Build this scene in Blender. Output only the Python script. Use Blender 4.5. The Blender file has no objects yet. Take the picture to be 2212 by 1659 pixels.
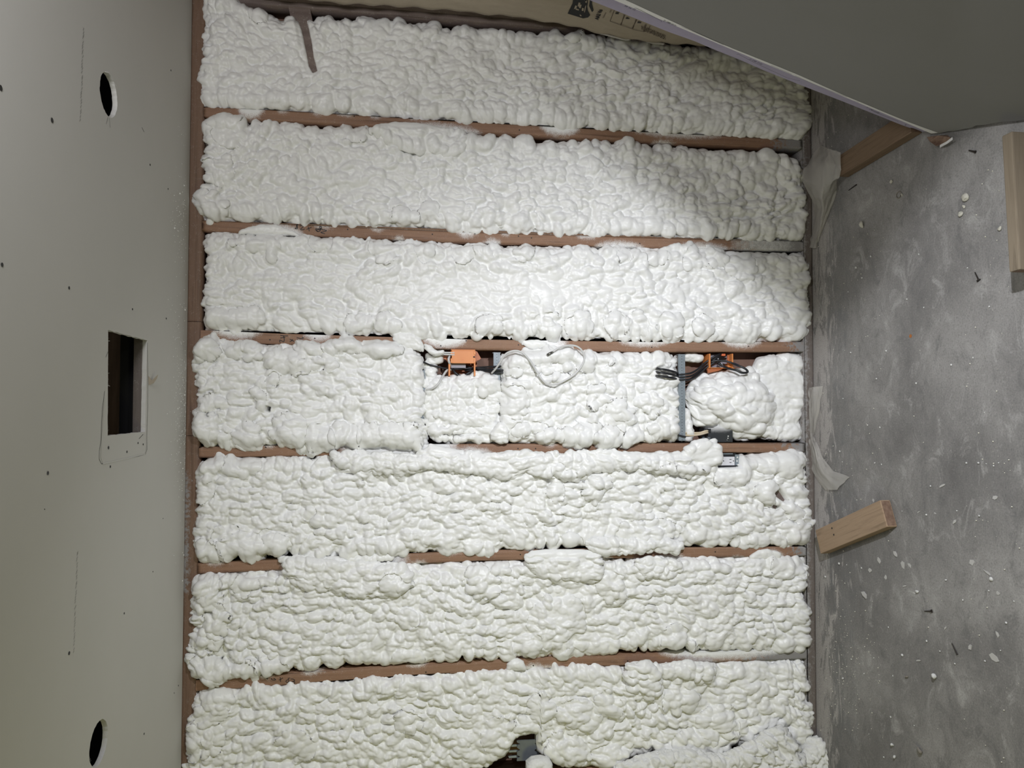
import bpy, bmesh, math, random
import numpy as np
from mathutils import Vector, Matrix
C = bpy.context.scene.collection
random.seed(7)
# ------------------------------------------------------------------ camera, world, lights
W, H = 2212.0, 1659.0
FPX = 1568.83
CAM = np.array([-0.02907, -2.72285, 1.60833])
RR = np.array([[0.0024, 0.9996, 0.0269], [-0.1392, -0.0263, 0.9899], [-0.9903, 0.0061, -0.1390]])  # columns: right, up, forward
_r = RR[:, 0] / np.linalg.norm(RR[:, 0]); _f = RR[:, 2] - _r * (_r @ RR[:, 2]); _f /= np.linalg.norm(_f); _u = np.cross(_f, _r) * -1
_u = np.cross(_r, _f) * 1.0
if _u @ RR[:, 1] < 0: _u = -_u
cd = bpy.data.cameras.new('camera'); cam = bpy.data.objects.new('camera', cd); C.objects.link(cam)
M = Matrix.Identity(4)
for i in range(3):
    M[i][0] = _r[i]; M[i][1] = _u[i]; M[i][2] = -_f[i]; M[i][3] = CAM[i]
cam.matrix_world = M
cd.sensor_fit = 'HORIZONTAL'; cd.sensor_width = 36.0; cd.lens = 36.0 * FPX / W; cd.clip_start = 0.02
bpy.context.scene.camera = cam
sc = bpy.context.scene
sc.view_settings.view_transform = 'Standard'; sc.view_settings.look = 'None'
sc.view_settings.exposure = 0.0; sc.view_settings.gamma = 1.0; sc.view_settings.use_curve_mapping = False
wd = bpy.data.worlds.new('world'); sc.world = wd; wd.use_nodes = True
wd.node_tree.nodes['Background'].inputs[0].default_value = (1.0, 0.985, 0.95, 1); wd.node_tree.nodes['Background'].inputs[1].default_value = 0.16

def lamp(name, kind, loc, target, energy, color, **kw):
    l = bpy.data.lights.new(name, kind); l.energy = energy; l.color = color
    for k, v in kw.items(): setattr(l, k, v)
    o = bpy.data.objects.new(name, l); C.objects.link(o); o.location = loc
    if target is not None:
        o.rotation_euler = (Vector(target) - Vector(loc)).to_track_quat('-Z', 'Y').to_euler()
    return o
KEY = (0.74, -2.05, 1.05)
AIM = (-0.88, 0.0, 0.56)
lamp('work_light_beam', 'SPOT', KEY, AIM, 150, (0.91, 0.935, 1.0), spot_size=math.radians(112), spot_blend=1.0, shadow_soft_size=0.014)
lamp('fill_light_right', 'AREA', (0.85, -2.2, 2.15), (0.7, 0.0, 2.0), 14.5, (0.97, 0.97, 1.0), shape='DISK', size=0.4)  # added fill to brighten the ceiling and right-hand bay, no known source
lamp('room_lamp_left', 'AREA', (-2.0, -2.2, 1.0), (-0.7, 0.0, 1.7), 5.6, (1.0, 0.985, 0.22), shape='DISK', size=0.5)

# ------------------------------------------------------------------ helpers
ZC = 2.3947          # underside of the ceiling board
def rays(px, py):
    px = np.asarray(px, float); py = np.asarray(py, float)
    a = (px - W / 2) / FPX; b = -(py - H / 2) / FPX
    return a[..., None] * _r + b[..., None] * _u + _f
def U(px, py, n, off):
    d = rays(px, py); n = np.asarray(n, float)
    t = (off - n @ CAM) / (d @ n)
    return CAM + t[..., None] * d
def wall(px, py, y=0.0): return U(px, py, (0, 1, 0), y)
def flo(px, py, z=0.0): return U(px, py, (0, 0, 1), z)
def ceil(px, py, z=ZC): return U(px, py, (0, 0, 1), z)

def tag(o, label=None, cat=None, group=None, kind=None):
    if label: o['label'] = label
    if cat: o['category'] = cat
    if group: o['group'] = group
    if kind: o['kind'] = kind
    return o
def link(name, me, mat=None, parent=None):
    o = bpy.data.objects.new(name, me); C.objects.link(o)
    if mat is not None:
        for m in (mat if isinstance(mat, (list, tuple)) else [mat]): me.materials.append(m)
    if parent is not None: o.parent = parent
    return o
def empty(name, loc=(0, 0, 0), rot=(0, 0, 0)):
    o = bpy.data.objects.new(name, None); C.objects.link(o); o.empty_display_size = 0.05
    o.location = loc; o.rotation_euler = rot
    return o
def obj(name, bm, mat=None, parent=None, smooth=False, inv=None):
    if inv is not None: bm.transform(inv)
    bmesh.ops.recalc_face_normals(bm, faces=bm.faces)
    me = bpy.data.meshes.new(name); bm.to_mesh(me); bm.free()
    if smooth:
        for p in me.polygons: p.use_smooth = True
    return link(name, me, mat, parent)
def meshdata(name, v, f, smooth=False):
    me = bpy.data.meshes.new(name); me.from_pydata([tuple(x) for x in v], [], [tuple(x) for x in f]); me.validate(); me.update()
    if smooth:
        for p in me.polygons: p.use_smooth = True
    return me
def gridmesh(name, P, keep=None, smooth=True):
    """P: (n, m, 3) array; keep: (n-1, m-1) bool"""
    n, m = P.shape[:2]
    idx = np.arange(n * m).reshape(n, m)
    q = np.stack([idx[:-1, :-1], idx[1:, :-1], idx[1:, 1:], idx[:-1, 1:]], -1)
    q = q[keep] if keep is not None else q.reshape(-1, 4)
    me = bpy.data.meshes.new(name)
    me.vertices.add(n * m); me.vertices.foreach_set('co', P.reshape(-1).astype(np.float32))
    me.loops.add(q.size); me.loops.foreach_set('vertex_index', q.reshape(-1).astype(np.int32))
    me.polygons.add(len(q)); me.polygons.foreach_set('loop_start', np.arange(0, q.size, 4).astype(np.int32))
    me.polygons.foreach_set('loop_total', np.full(len(q), 4, np.int32))
    me.update(calc_edges=True); me.validate()
    if smooth: me.polygons.foreach_set('use_smooth', np.ones(len(me.polygons), bool))
    if keep is not None:
        bm = bmesh.new(); bm.from_mesh(me)
        bmesh.ops.delete(bm, geom=[v for v in bm.verts if not v.link_faces], context='VERTS')
        bm.to_mesh(me); bm.free()
    return me
def box(bm, c, s, rot=None):
    """c centre, s full sizes, rot 3x3 Matrix"""
    r = bmesh.ops.create_cube(bm, size=1.0)['verts']
    m = Matrix.Diagonal((s[0], s[1], s[2], 1.0))
    if rot is not None: m = rot.to_4x4() @ m
    m = Matrix.Translation(c) @ m
    bmesh.ops.transform(bm, matrix=m, verts=r)
    return r
def bevel(bm, w=0.002, seg=2):
    bmesh.ops.bevel(bm, geom=bm.edges[:], offset=w, segments=seg, profile=0.6, affect='EDGES')
def cyl(bm, p, q, r, seg=12, r2=None, caps=True):
    p = Vector(p); q = Vector(q); d = q - p
    v = bmesh.ops.create_cone(bm, segments=seg, radius1=r, radius2=r if r2 is None else r2, depth=d.length, cap_ends=caps)['verts']
    m = Matrix.Translation((p + q) / 2) @ d.to_track_quat('Z', 'Y').to_matrix().to_4x4()
    bmesh.ops.transform(bm, matrix=m, verts=v)
    return v
def catmull(pts, n=8):
    P = [Vector(p) for p in pts]
    P = [P[0] * 2 - P[1]] + P + [P[-1] * 2 - P[-2]]
    out = []
    for i in range(1, len(P) - 2):
        a, b, c, d = P[i - 1:i + 3]
        for k in range(n):
            t = k / n
            out.append(0.5 * ((2 * b) + (c - a) * t + (2 * a - 5 * b + 4 * c - d) * t * t + (3 * b - a - 3 * c + d) * t ** 3))
    out.append(P[-2]); return out
def tube(name, pts, r, mat, parent=None, seg=10, n=8, smooth_path=True):
    path = catmull(pts, n) if smooth_path and len(pts) > 2 else [Vector(p) for p in pts]
    V, Fc = [], []
    t0 = (path[1] - path[0]).normalized(); up = Vector((0, 1, 0)) if abs(t0.y) < 0.9 else Vector((1, 0, 0))
    nrm = (up - t0 * up.dot(t0)).normalized()
    for i, p in enumerate(path):
        t = (path[min(i + 1, len(path) - 1)] - path[max(i - 1, 0)]).normalized()
        nrm = (nrm - t * nrm.dot(t)).normalized(); b = t.cross(nrm)
        for k in range(seg):
            a = 2 * math.pi * k / seg
            V.append(p + (nrm * math.cos(a) + b * math.sin(a)) * r)
        if i:
            for k in range(seg):
                k2 = (k + 1) % seg
                Fc.append(((i - 1) * seg + k, (i - 1) * seg + k2, i * seg + k2, i * seg + k))
    Fc.append(tuple(range(seg))[::-1]); Fc.append(tuple((len(path) - 1) * seg + k for k in range(seg)))
    return link(name, meshdata(name, V, Fc, True), mat, parent)
def ribbon(bm, pts, w, n, lift=0.0):
    """flat pen stroke: polyline with width w lying on the plane of normal n"""
    P = [Vector(p) + Vector(n) * lift for p in pts]; n = Vector(n)
    L, R = [], []
    for i, p in enumerate(P):
        t = (P[min(i + 1, len(P) - 1)] - P[max(i - 1, 0)]).normalized(); s = n.cross(t).normalized() * (w / 2)
        L.append(bm.verts.new(p + s)); R.append(bm.verts.new(p - s))
    for i in range(len(P) - 1): bm.faces.new((L[i], L[i + 1], R[i + 1], R[i]))

# ------------------------------------------------------------------ numpy noise
def hsh(ix, iy, seed):
    h = (ix.astype(np.int64) * 374761393 + iy.astype(np.int64) * 668265263 + seed * 974634777) & 0xFFFFFFFF
    h = ((h ^ (h >> 13)) * 1274126177) & 0xFFFFFFFF
    h = ((h ^ (h >> 16)) * 2246822519) & 0xFFFFFFFF
    h = h ^ (h >> 15)
    return (h & 0xFFFFFF) / float(0x1000000)
def vnoise(a, b, seed):
    ia = np.floor(a); ib = np.floor(b); fa = a - ia; fb = b - ib
    fa = fa * fa * (3 - 2 * fa); fb = fb * fb * (3 - 2 * fb)
    g = lambda i, j: hsh(ia + i, ib + j, seed)
    return (g(0, 0) * (1 - fa) + g(1, 0) * fa) * (1 - fb) + (g(0, 1) * (1 - fa) + g(1, 1) * fa) * fb
def fnoise(a, b, seed, oct=3):
    s = 0; w = 0.5; tot = 0
    for o in range(oct):
        s = s + w * vnoise(a * 2 ** o, b * 2 ** o, seed + 31 * o); tot += w; w *= 0.5
    return s / tot
def bubbles(a, b, cell, seed, asp=(1.0, 1.8), rad=(0.50, 0.80), amp=(0.58, 1.0)):
    """domes of random size, elongation and height packed on a jittered lattice: the largest wins, so they meet in creases"""
    a = a / cell; b = b / cell; ia = np.floor(a); ib = np.floor(b)
    out = np.zeros_like(a)
    for di in (-1, 0, 1):
        for dj in (-1, 0, 1):
            ca = ia + di; cb = ib + dj
            x = a - ca - 0.12 - 0.76 * hsh(ca, cb, seed); y = b - cb - 0.12 - 0.76 * hsh(ca, cb, seed + 1)
            th = hsh(ca, cb, seed + 2) * math.pi; r = rad[0] + (rad[1] - rad[0]) * hsh(ca, cb, seed + 3)
            k = np.sqrt(asp[0] + (asp[1] - asp[0]) * hsh(ca, cb, seed + 4)); h = amp[0] + (amp[1] - amp[0]) * hsh(ca, cb, seed + 5)
            c, s = np.cos(th), np.sin(th)
            u = (x * c + y * s) / k; v = (-x * s + y * c) * k
            d2 = (u * u + v * v) / (r * r)
            out = np.maximum(out, h * np.clip(1 - d2, 0, 1) ** 0.5)
    return out
def sstep(x, a, b):
    t = np.clip((x - a) / (b - a), 0, 1); return t * t * (3 - 2 * t)
def polymask(px, py, poly):
    """signed-ish distance: positive inside polygon (px units)"""
    ins = np.zeros(px.shape, bool); dist = np.full(px.shape, 1e9)
    n = len(poly)
    for i in range(n):
        x1, y1 = poly[i]; x2, y2 = poly[(i + 1) % n]
        c = ((y1 > py) != (y2 > py)) & (px < (x2 - x1) * (py - y1) / (y2 - y1 + 1e-12) + x1)
        ins ^= c
        t = np.clip(((px - x1) * (x2 - x1) + (py - y1) * (y2 - y1)) / ((x2 - x1) ** 2 + (y2 - y1) ** 2 + 1e-9), 0, 1)
        dist = np.minimum(dist, np.hypot(px - x1 - t * (x2 - x1), py - y1 - t * (y2 - y1)))
    return np.where(ins, dist, -dist)

# ------------------------------------------------------------------ materials
def mat(name, color, rough=0.6, metal=0.0, noise=None, bump=None, spec=0.5, alpha=None, trans=None, sss=0.0):
    m = bpy.data.materials.new(name); m.use_nodes = True
    nt = m.node_tree; b = nt.nodes['Principled BSDF']
    b.inputs['Base Color'].default_value = (*color, 1); b.inputs['Roughness'].default_value = rough
    b.inputs['Metallic'].default_value = metal; b.inputs['Specular IOR Level'].default_value = spec
    if trans: b.inputs['Transmission Weight'].default_value = trans
    if sss:
        b.inputs['Subsurface Weight'].default_value = sss; b.inputs['Subsurface Radius'].default_value = (0.01, 0.01, 0.007); b.inputs['Subsurface Scale'].default_value = 1.0
    tc = nt.nodes.new('ShaderNodeTexCoord')
    if noise:   # (scale vec or float, amount color2, detail)
        s, c2, det = noise
        mp = nt.nodes.new('ShaderNodeMapping'); mp.inputs['Scale'].default_value = s if isinstance(s, tuple) else (s, s, s)
        nt.links.new(tc.outputs['Object'], mp.inputs['Vector'])
        nz = nt.nodes.new('ShaderNodeTexNoise'); nz.inputs['Scale'].default_value = 1.0; nz.inputs['Detail'].default_value = det; nz.inputs['Roughness'].default_value = 0.6
        nt.links.new(mp.outputs[0], nz.inputs['Vector'])
        cr = nt.nodes.new('ShaderNodeValToRGB'); cr.color_ramp.elements[0].position = 0.3; cr.color_ramp.elements[1].position = 0.7
        cr.color_ramp.elements[0].color = (*color, 1); cr.color_ramp.elements[1].color = (*c2, 1)
        nt.links.new(nz.outputs['Fac'], cr.inputs[0]); nt.links.new(cr.outputs[0], b.inputs['Base Color'])
    if bump:
        s, st, dist = bump
        nb = nt.nodes.new('ShaderNodeTexNoise'); nb.inputs['Scale'].default_value = s; nb.inputs['Detail'].default_value = 6
        nt.links.new(tc.outputs['Object'], nb.inputs['Vector'])
        bp = nt.nodes.new('ShaderNodeBump'); bp.inputs['Strength'].default_value = st; bp.inputs['Distance'].default_value = dist
        nt.links.new(nb.outputs['Fac'], bp.inputs['Height']); nt.links.new(bp.outputs[0], b.inputs['Normal'])
    return m
class NB:
    """tiny node builder"""
    def __init__(s, m): s.nt = m.node_tree; s.b = s.nt.nodes['Principled BSDF']
    def n(s, t, **kw):
        x = s.nt.nodes.new(t)
        for k, v in kw.items():
            if k in x.inputs.keys() if isinstance(k, str) else False: x.inputs[k].default_value = v
            else: setattr(x, k, v)
        return x
    def l(s, a, b): s.nt.links.new(a, b)
    def ramp(s, src, stops):
        r = s.n('ShaderNodeValToRGB'); e = r.color_ramp.elements
        e[0].position, e[0].color = stops[0][0], (*stops[0][1], 1); e[1].position, e[1].color = stops[-1][0], (*stops[-1][1], 1)
        for p, c in stops[1:-1]:
            x = e.new(p); x.color = (*c, 1)
        s.l(src, r.inputs[0]); return r.outputs[0]
    def noise(s, scale, detail=5, rough=0.6, coord=None, dist=0.0):
        tc = s.n('ShaderNodeTexCoord'); mp = s.n('ShaderNodeMapping'); mp.inputs['Scale'].default_value = scale if isinstance(scale, tuple) else (scale,) * 3
        s.l(tc.outputs['Object'], mp.inputs[0]); z = s.n('ShaderNodeTexNoise'); z.inputs['Scale'].default_value = 1; z.inputs['Detail'].default_value = detail
        z.inputs['Roughness'].default_value = rough; z.inputs['Distortion'].default_value = dist; s.l(mp.outputs[0], z.inputs['Vector']); return z.outputs['Fac']
    def mix(s, f, a, b, mode='MIX'):
        x = s.n('ShaderNodeMix'); x.data_type = 'RGBA'; x.blend_type = mode
        for sock, v in ((x.inputs[0], f), (x.inputs[6], a), (x.inputs[7], b)):
            if isinstance(v, (int, float)): sock.default_value = v
            elif isinstance(v, tuple): sock.default_value = (*v, 1)
            else: s.l(v, sock)
        return x.outputs[2]
    def math(s, op, a, b=0.0, clamp=False):
        x = s.n('ShaderNodeMath'); x.operation = op; x.use_clamp = clamp
        for sock, v in ((x.inputs[0], a), (x.inputs[1], b)):
            if isinstance(v, (int, float)): sock.default_value = v
            else: s.l(v, sock)
        return x.outputs[0]
    def attr(s, name):
        x = s.n('ShaderNodeAttribute'); x.attribute_name = name; return x.outputs['Fac']
    def bump(s, h, st, dist):
        x = s.n('ShaderNodeBump'); x.inputs['Strength'].default_value = st; x.inputs['Distance'].default_value = dist
        s.l(h, x.inputs['Height']); s.l(x.outputs[0], s.b.inputs['Normal'])

m_foam = mat('spray_foam', (0.86, 0.862, 0.845), 0.37, spec=0.4, noise=(9.0, (0.845, 0.845, 0.815), 3), bump=(260, 0.10, 0.002))
m_foamcut = mat('cut_foam', (0.87, 0.87, 0.85), 0.75, spec=0.15, noise=(120.0, (0.78, 0.78, 0.74), 4), bump=(420, 0.6, 0.004))
m_foamyel = mat('aged_foam_crumb', (0.62, 0.60, 0.52), 0.8, noise=(90.0, (0.60, 0.58, 0.48), 3), bump=(300, 0.5, 0.003))
m_gyp = mat('gypsum_flake', (0.50, 0.49, 0.465), 0.85, noise=(80.0, (0.40, 0.39, 0.37), 3))

def wood_mat(name, c1, c2, scale, knots=True, attrs=True):
    m = mat(name, c1, 0.62, spec=0.3); k = NB(m)
    g = k.noise(scale, 7, 0.65, dist=0.6)
    col = k.ramp(g, [(0.30, c1), (0.52, c2), (0.72, tuple(x * 0.72 for x in c1))])
    if knots:
        kn = k.noise(tuple(max(4.0, s * 0.35) if s < 20 else s * 0.22 for s in scale), 2, 0.5)
        col = k.mix(k.ramp(kn, [(0.70, (0, 0, 0)), (0.80, (1, 1, 1))]), col, tuple(x * 0.35 for x in c1))
    if attrs:
        gm = k.noise(55.0, 7, 0.75); gr = k.math('ADD', k.attr('grey'), k.math('MULTIPLY', k.math('SUBTRACT', gm, 0.5), 2.2))
        col = k.mix(k.ramp(gr, [(0.42, (0, 0, 0)), (0.66, (1, 1, 1))]), col, (0.27, 0.26, 0.255))
        sp = k.noise(420.0, 2, 0.6); spl = k.noise(60.0, 3, 0.6)
        s = k.math('ADD', k.attr('spray'), k.math('ADD', k.math('MULTIPLY', k.math('SUBTRACT', sp, 0.5), 1.3), k.math('MULTIPLY', k.math('SUBTRACT', spl, 0.5), 0.7)))
        col = k.mix(k.ramp(s, [(0.16, (0, 0, 0)), (0.80, (1, 1, 1))]), col, (0.82, 0.82, 0.80))
    k.l(col, k.b.inputs['Base Color']); k.bump(g, 0.25, 0.002)
    return m
m_stud = wood_mat('stud_lumber', (0.218, 0.122, 0.078), (0.29, 0.17, 0.108), (55, 30, 2.2))
m_plate = wood_mat('top_plate_lumber', (0.15, 0.092, 0.062), (0.20, 0.125, 0.085), (2.2, 30, 55))
m_corner = wood_mat('corner_stud_lumber', (0.155, 0.115, 0.10), (0.20, 0.155, 0.135), (30, 60, 2.5))
m_sill = wood_mat('bottom_plate_lumber', (0.12, 0.10, 0.09), (0.17, 0.145, 0.13), (3, 60, 60))
m_pine = wood_mat('pale_lumber', (0.27, 0.185, 0.115), (0.345, 0.245, 0.16), (60, 3.0, 60), attrs=False)
m_pinedark = wood_mat('stained_lumber', (0.13, 0.085, 0.052), (0.19, 0.13, 0.082), (70, 3.0, 60), attrs=False)
m_pinegrey = wood_mat('weathered_lumber', (0.165, 0.13, 0.09), (0.215, 0.175, 0.125), (70, 3.0, 60), attrs=False)
m_endgrain = mat('end_grain', (0.13, 0.075, 0.05), 0.8, noise=((60, 60, 60), (0.24, 0.16, 0.11), 2))
m_sheath = mat('sheathing', (0.20, 0.115, 0.085), 0.8, noise=((6, 6, 40), (0.25, 0.15, 0.11), 5))

def drywall_mat(name, c1, c2):
    m = mat(name, c1, 0.85, spec=0.2); k = NB(m)
    a = k.noise(2.3, 3); b = k.noise(900, 2)
    col = k.mix(k.ramp(a, [(0.3, (0, 0, 0)), (0.7, (1, 1, 1))]), c1, c2)
    col = k.mix(k.math('MULTIPLY', b, 0.10), col, (0.15, 0.15, 0.15))
    k.l(col, k.b.inputs['Base Color']); k.bump(b, 0.08, 0.001); return m
m_ceil = drywall_mat('ceiling_drywall_paper', (0.61, 0.595, 0.565), (0.585, 0.575, 0.545))
m_gypcore = mat('gypsum_core', (0.62, 0.61, 0.58), 0.9, bump=(500, 0.5, 0.002))
m_sheet = drywall_mat('grey_drywall_back_paper', (0.235, 0.23, 0.222), (0.225, 0.222, 0.21))
m_lilac = mat('lilac_drywall_paper', (0.36, 0.325, 0.42), 0.85, noise=(30.0, (0.33, 0.30, 0.40), 3))
m_tape = mat('white_end_tape', (0.72, 0.71, 0.69), 0.7, noise=(40.0, (0.67, 0.66, 0.64), 3))
m_ink = mat('black_print', (0.02, 0.02, 0.022), 0.7)
m_inkfade = mat('faded_print', (0.09, 0.065, 0.05), 0.8)
m_marker = mat('black_marker', (0.012, 0.012, 0.014), 0.6)
m_pencil = mat('pencil_mark', (0.30, 0.295, 0.28), 0.9)
m_kraft = mat('kraft_paper', (0.44, 0.375, 0.295), 0.75, noise=((14, 40, 14), (0.39, 0.33, 0.255), 5), bump=(35, 0.25, 0.01))
m_orange = mat('orange_plastic', (0.74, 0.27, 0.075), 0.45, noise=(30.0, (0.70, 0.25, 0.07), 2))
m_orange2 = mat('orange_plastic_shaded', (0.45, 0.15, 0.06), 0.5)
m_blk = mat('black_plastic', (0.018, 0.019, 0.021), 0.45)
m_cable = mat('black_cable', (0.012, 0.013, 0.016), 0.4)
m_wcable = mat('white_cable', (0.60, 0.60, 0.585), 0.4)
m_ccable = mat('cream_cable', (0.66, 0.56, 0.40), 0.45, noise=((30, 30, 4), (0.55, 0.46, 0.33), 2))
m_steel = mat('galvanized_steel', (0.27, 0.31, 0.335), 0.42, metal=0.1, noise=(25.0, (0.21, 0.245, 0.27), 3))
m_greyplate = mat('grey_metal_plate', (0.12, 0.135, 0.15), 0.5, metal=0.1, noise=(60.0, (0.14, 0.155, 0.17), 2))
m_chrome = mat('connector_metal', (0.22, 0.22, 0.20), 0.3, metal=0.8)
m_panel = mat('grey_violet_panel', (0.30, 0.29, 0.33), 0.5)
m_device = mat('receptacle_white', (0.72, 0.72, 0.76), 0.35)
m_blue = mat('blue_tape', (0.02, 0.03, 0.18), 0.45)
m_redwire = mat('red_cap', (0.70, 0.16, 0.06), 0.45)
m_hole = mat('dark_screw', (0.012, 0.011, 0.010), 0.6)
m_nail = mat('rusty_nail', (0.03, 0.024, 0.02), 0.5, metal=0.4)
m_rust = mat('rust_spot', (0.34, 0.12, 0.03), 0.8)
m_dirt = mat('dirt_clump', (0.10, 0.085, 0.065), 0.9, noise=(90.0, (0.30, 0.28, 0.24), 3))
m_dark = mat('attic_wood', (0.055, 0.045, 0.036), 0.8, noise=((4, 30, 30), (0.08, 0.062, 0.048), 4))
m_tan = mat('attic_board', (0.62, 0.43, 0.27), 0.35, noise=((4, 20, 40), (0.34, 0.23, 0.14), 4))
m_black = mat('attic_cavity_shade', (0.006, 0.006, 0.007), 0.8)  # black stands in for the shade inside the attic cavity

m_dusty = mat('dusty_black_plastic', (0.03, 0.033, 0.036), 0.5); k = NB(m_dusty)
sp = k.noise(700.0, 2, 0.6); k.l(k.mix(k.ramp(k.math('ADD', k.attr('spray'), k.math('MULTIPLY', k.math('SUBTRACT', sp, 0.5), 1.0)), [(0.35, (0, 0, 0)), (0.95, (1, 1, 1))]), (0.03, 0.033, 0.036), (0.62, 0.62, 0.62)), k.b.inputs['Base Color'])

# plastic film
m_film = bpy.data.materials.new('plastic_film'); m_film.use_nodes = True; k = NB(m_film)
k.b.inputs['Base Color'].default_value = (0.62, 0.60, 0.56, 1); k.b.inputs['Roughness'].default_value = 0.35
tr = k.n('ShaderNodeBsdfTransparent'); tr.inputs[0].default_value = (0.93, 0.92, 0.90, 1); mx = k.n('ShaderNodeMixShader'); mx.inputs[0].default_value = 0.45
out = k.nt.nodes['Material Output']; k.l(tr.outputs[0], mx.inputs[1]); k.l(k.b.outputs[0], mx.inputs[2]); k.l(mx.outputs[0], out.inputs[0])

# concrete
m_conc = mat('concrete_slab', (0.25, 0.24, 0.23), 0.82, spec=0.25); k = NB(m_conc)
big = k.noise((2.2, 2.6, 1), 6, 0.62, dist=0.4); mid = k.noise((8, 12, 1), 9, 0.74, dist=0.7); fin = k.noise(190, 5, 0.75)
strk = k.noise((5.5, 22, 1), 9, 0.74, dist=1.2)
col = k.ramp(big, [(0.30, (0.148, 0.142, 0.136)), (0.5, (0.242, 0.233, 0.222)), (0.70, (0.345, 0.333, 0.317))])
col = k.mix(k.ramp(mid, [(0.34, (0.75, 0.75, 0.75)), (0.48, (0, 0, 0))]), col, (0.145, 0.141, 0.137))
col = k.mix(k.ramp(mid, [(0.54, (0, 0, 0)), (0.70, (0.7, 0.7, 0.7))]), col, (0.45, 0.44, 0.42))
# pale cement smear and dark bare patches along the foot of the wall
geo = k.n('ShaderNodeNewGeometry'); sx = k.n('ShaderNodeSeparateXYZ'); k.l(geo.outputs['Position'], sx.inputs[0])
y = k.math('MULTIPLY', sx.outputs['Y'], -1.0)
band = k.math('ADD', y, k.math('MULTIPLY', k.math('SUBTRACT', strk, 0.5), 0.95))
col = k.mix(k.math('MULTIPLY', k.ramp(band, [(0.075, (1, 1, 1)), (0.115, (0, 0, 0))]), 0.85), col, (0.42, 0.395, 0.375))
dk = k.math('MULTIPLY', k.ramp(k.math('ADD', y, k.math('MULTIPLY', k.math('SUBTRACT', strk, 0.5), 0.5)), [(0.10, (0, 0, 0)), (0.16, (1, 1, 1)), (0.30, (0, 0, 0))]), k.ramp(mid, [(0.42, (0, 0, 0)), (0.6, (1, 1, 1))]))
col = k.mix(k.math('MULTIPLY', dk, 0.7), col, (0.115, 0.118, 0.122))
col = k.mix(k.math('MULTIPLY', k.ramp(fin, [(0.36, (1, 1, 1)), (0.5, (0, 0, 0))]), 0.45), col, (0.09, 0.09, 0.09))
col = k.mix(k.math('MULTIPLY', k.ramp(fin, [(0.58, (0, 0, 0)), (0.70, (1, 1, 1))]), 0.42), col, (0.50, 0.49, 0.47))
k.l(col, k.b.inputs['Base Color']); k.bump(k.math('ADD', mid, k.math('MULTIPLY', fin, 0.4)), 0.35, 0.004)

# ------------------------------------------------------------------ setting: floor, ceiling, walls
def plane_grid(x0, x1, y0, y1, z, n):
    bm = bmesh.new(); bmesh.ops.create_grid(bm, x_segments=n, y_segments=n, size=0.5)
    for v in bm.verts: v.co = Vector((x0 + (v.co.x + .5) * (x1 - x0), y0 + (v.co.y + .5) * (y1 - y0), z))
    return bm
bm = bmesh.new(); box(bm, (0, -2.2, -0.05), (4.6, 4.8, 0.1)); floor = tag(obj('floor', bm, m_conc), kind='structure')

# ceiling board with two round holes and one square hole cut through it
def arc_pts(c, r, n, jag=0.0, seed=1):
    rnd = random.Random(seed)
    return [(c[0] + (r + rnd.uniform(-jag, jag)) * math.cos(2 * math.pi * i / n), c[1] + (r + rnd.uniform(-jag, jag)) * math.sin(2 * math.pi * i / n)) for i in range(n)]
c1 = ceil(235, 205); c2 = ceil(213.5, 1605)
sq = [tuple(ceil(x, y)[:2]) for x, y in ((233.5, 713), (318, 735), (313.5, 933), (232.5, 941.5))]
def jag_loop(P, n, amp, seed):
    rnd = random.Random(seed); out = []
    for i in range(len(P)):
        a, b = P[i], P[(i + 1) % len(P)]
        for k in range(n):
            t = k / n; j = amp if k else 0
            out.append((a[0] + (b[0] - a[0]) * t + rnd.uniform(-j, j), a[1] + (b[1] - a[1]) * t + rnd.uniform(-j, j)))
    return out
def holed_board(name, outer, holes, z0, th, mats, parent=None):
    bm = bmesh.new(); loops = []
    for L in [outer] + holes:
        vs = [bm.verts.new((x, y, z0)) for x, y in L]; loops.append(vs)
        for i in range(len(vs)): bm.edges.new((vs[i], vs[(i + 1) % len(vs)]))
    bmesh.ops.triangle_fill(bm, edges=bm.edges[:], use_beauty=True)
    top = {}
    for f in list(bm.faces):
        for v in f.verts:
            if v not in top: top[v] = bm.verts.new((v.co.x, v.co.y, z0 + th))
        bm.faces.new([top[v] for v in reversed(f.verts)])
    for L in loops:
        for i in range(len(L)):
            a, b = L[i], L[(i + 1) % len(L)]
            f = bm.faces.new((a, b, top[b], top[a])); f.material_index = 1
    o = obj(name, bm, mats, parent)
    return o
ceiling = holed_board('ceiling', [(-2.3, -4.4), (2.3, -4.4), (2.3, -0.007), (-2.3, -0.007)],
                      [arc_pts(c1, 0.056, 56, 0.0012, 3), arc_pts(c2, 0.056, 56, 0.0008, 4), jag_loop(sq, 22, 0.0011, 5)], ZC, 0.0127, [m_ceil, m_gypcore])
tag(ceiling, kind='structure')
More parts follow.
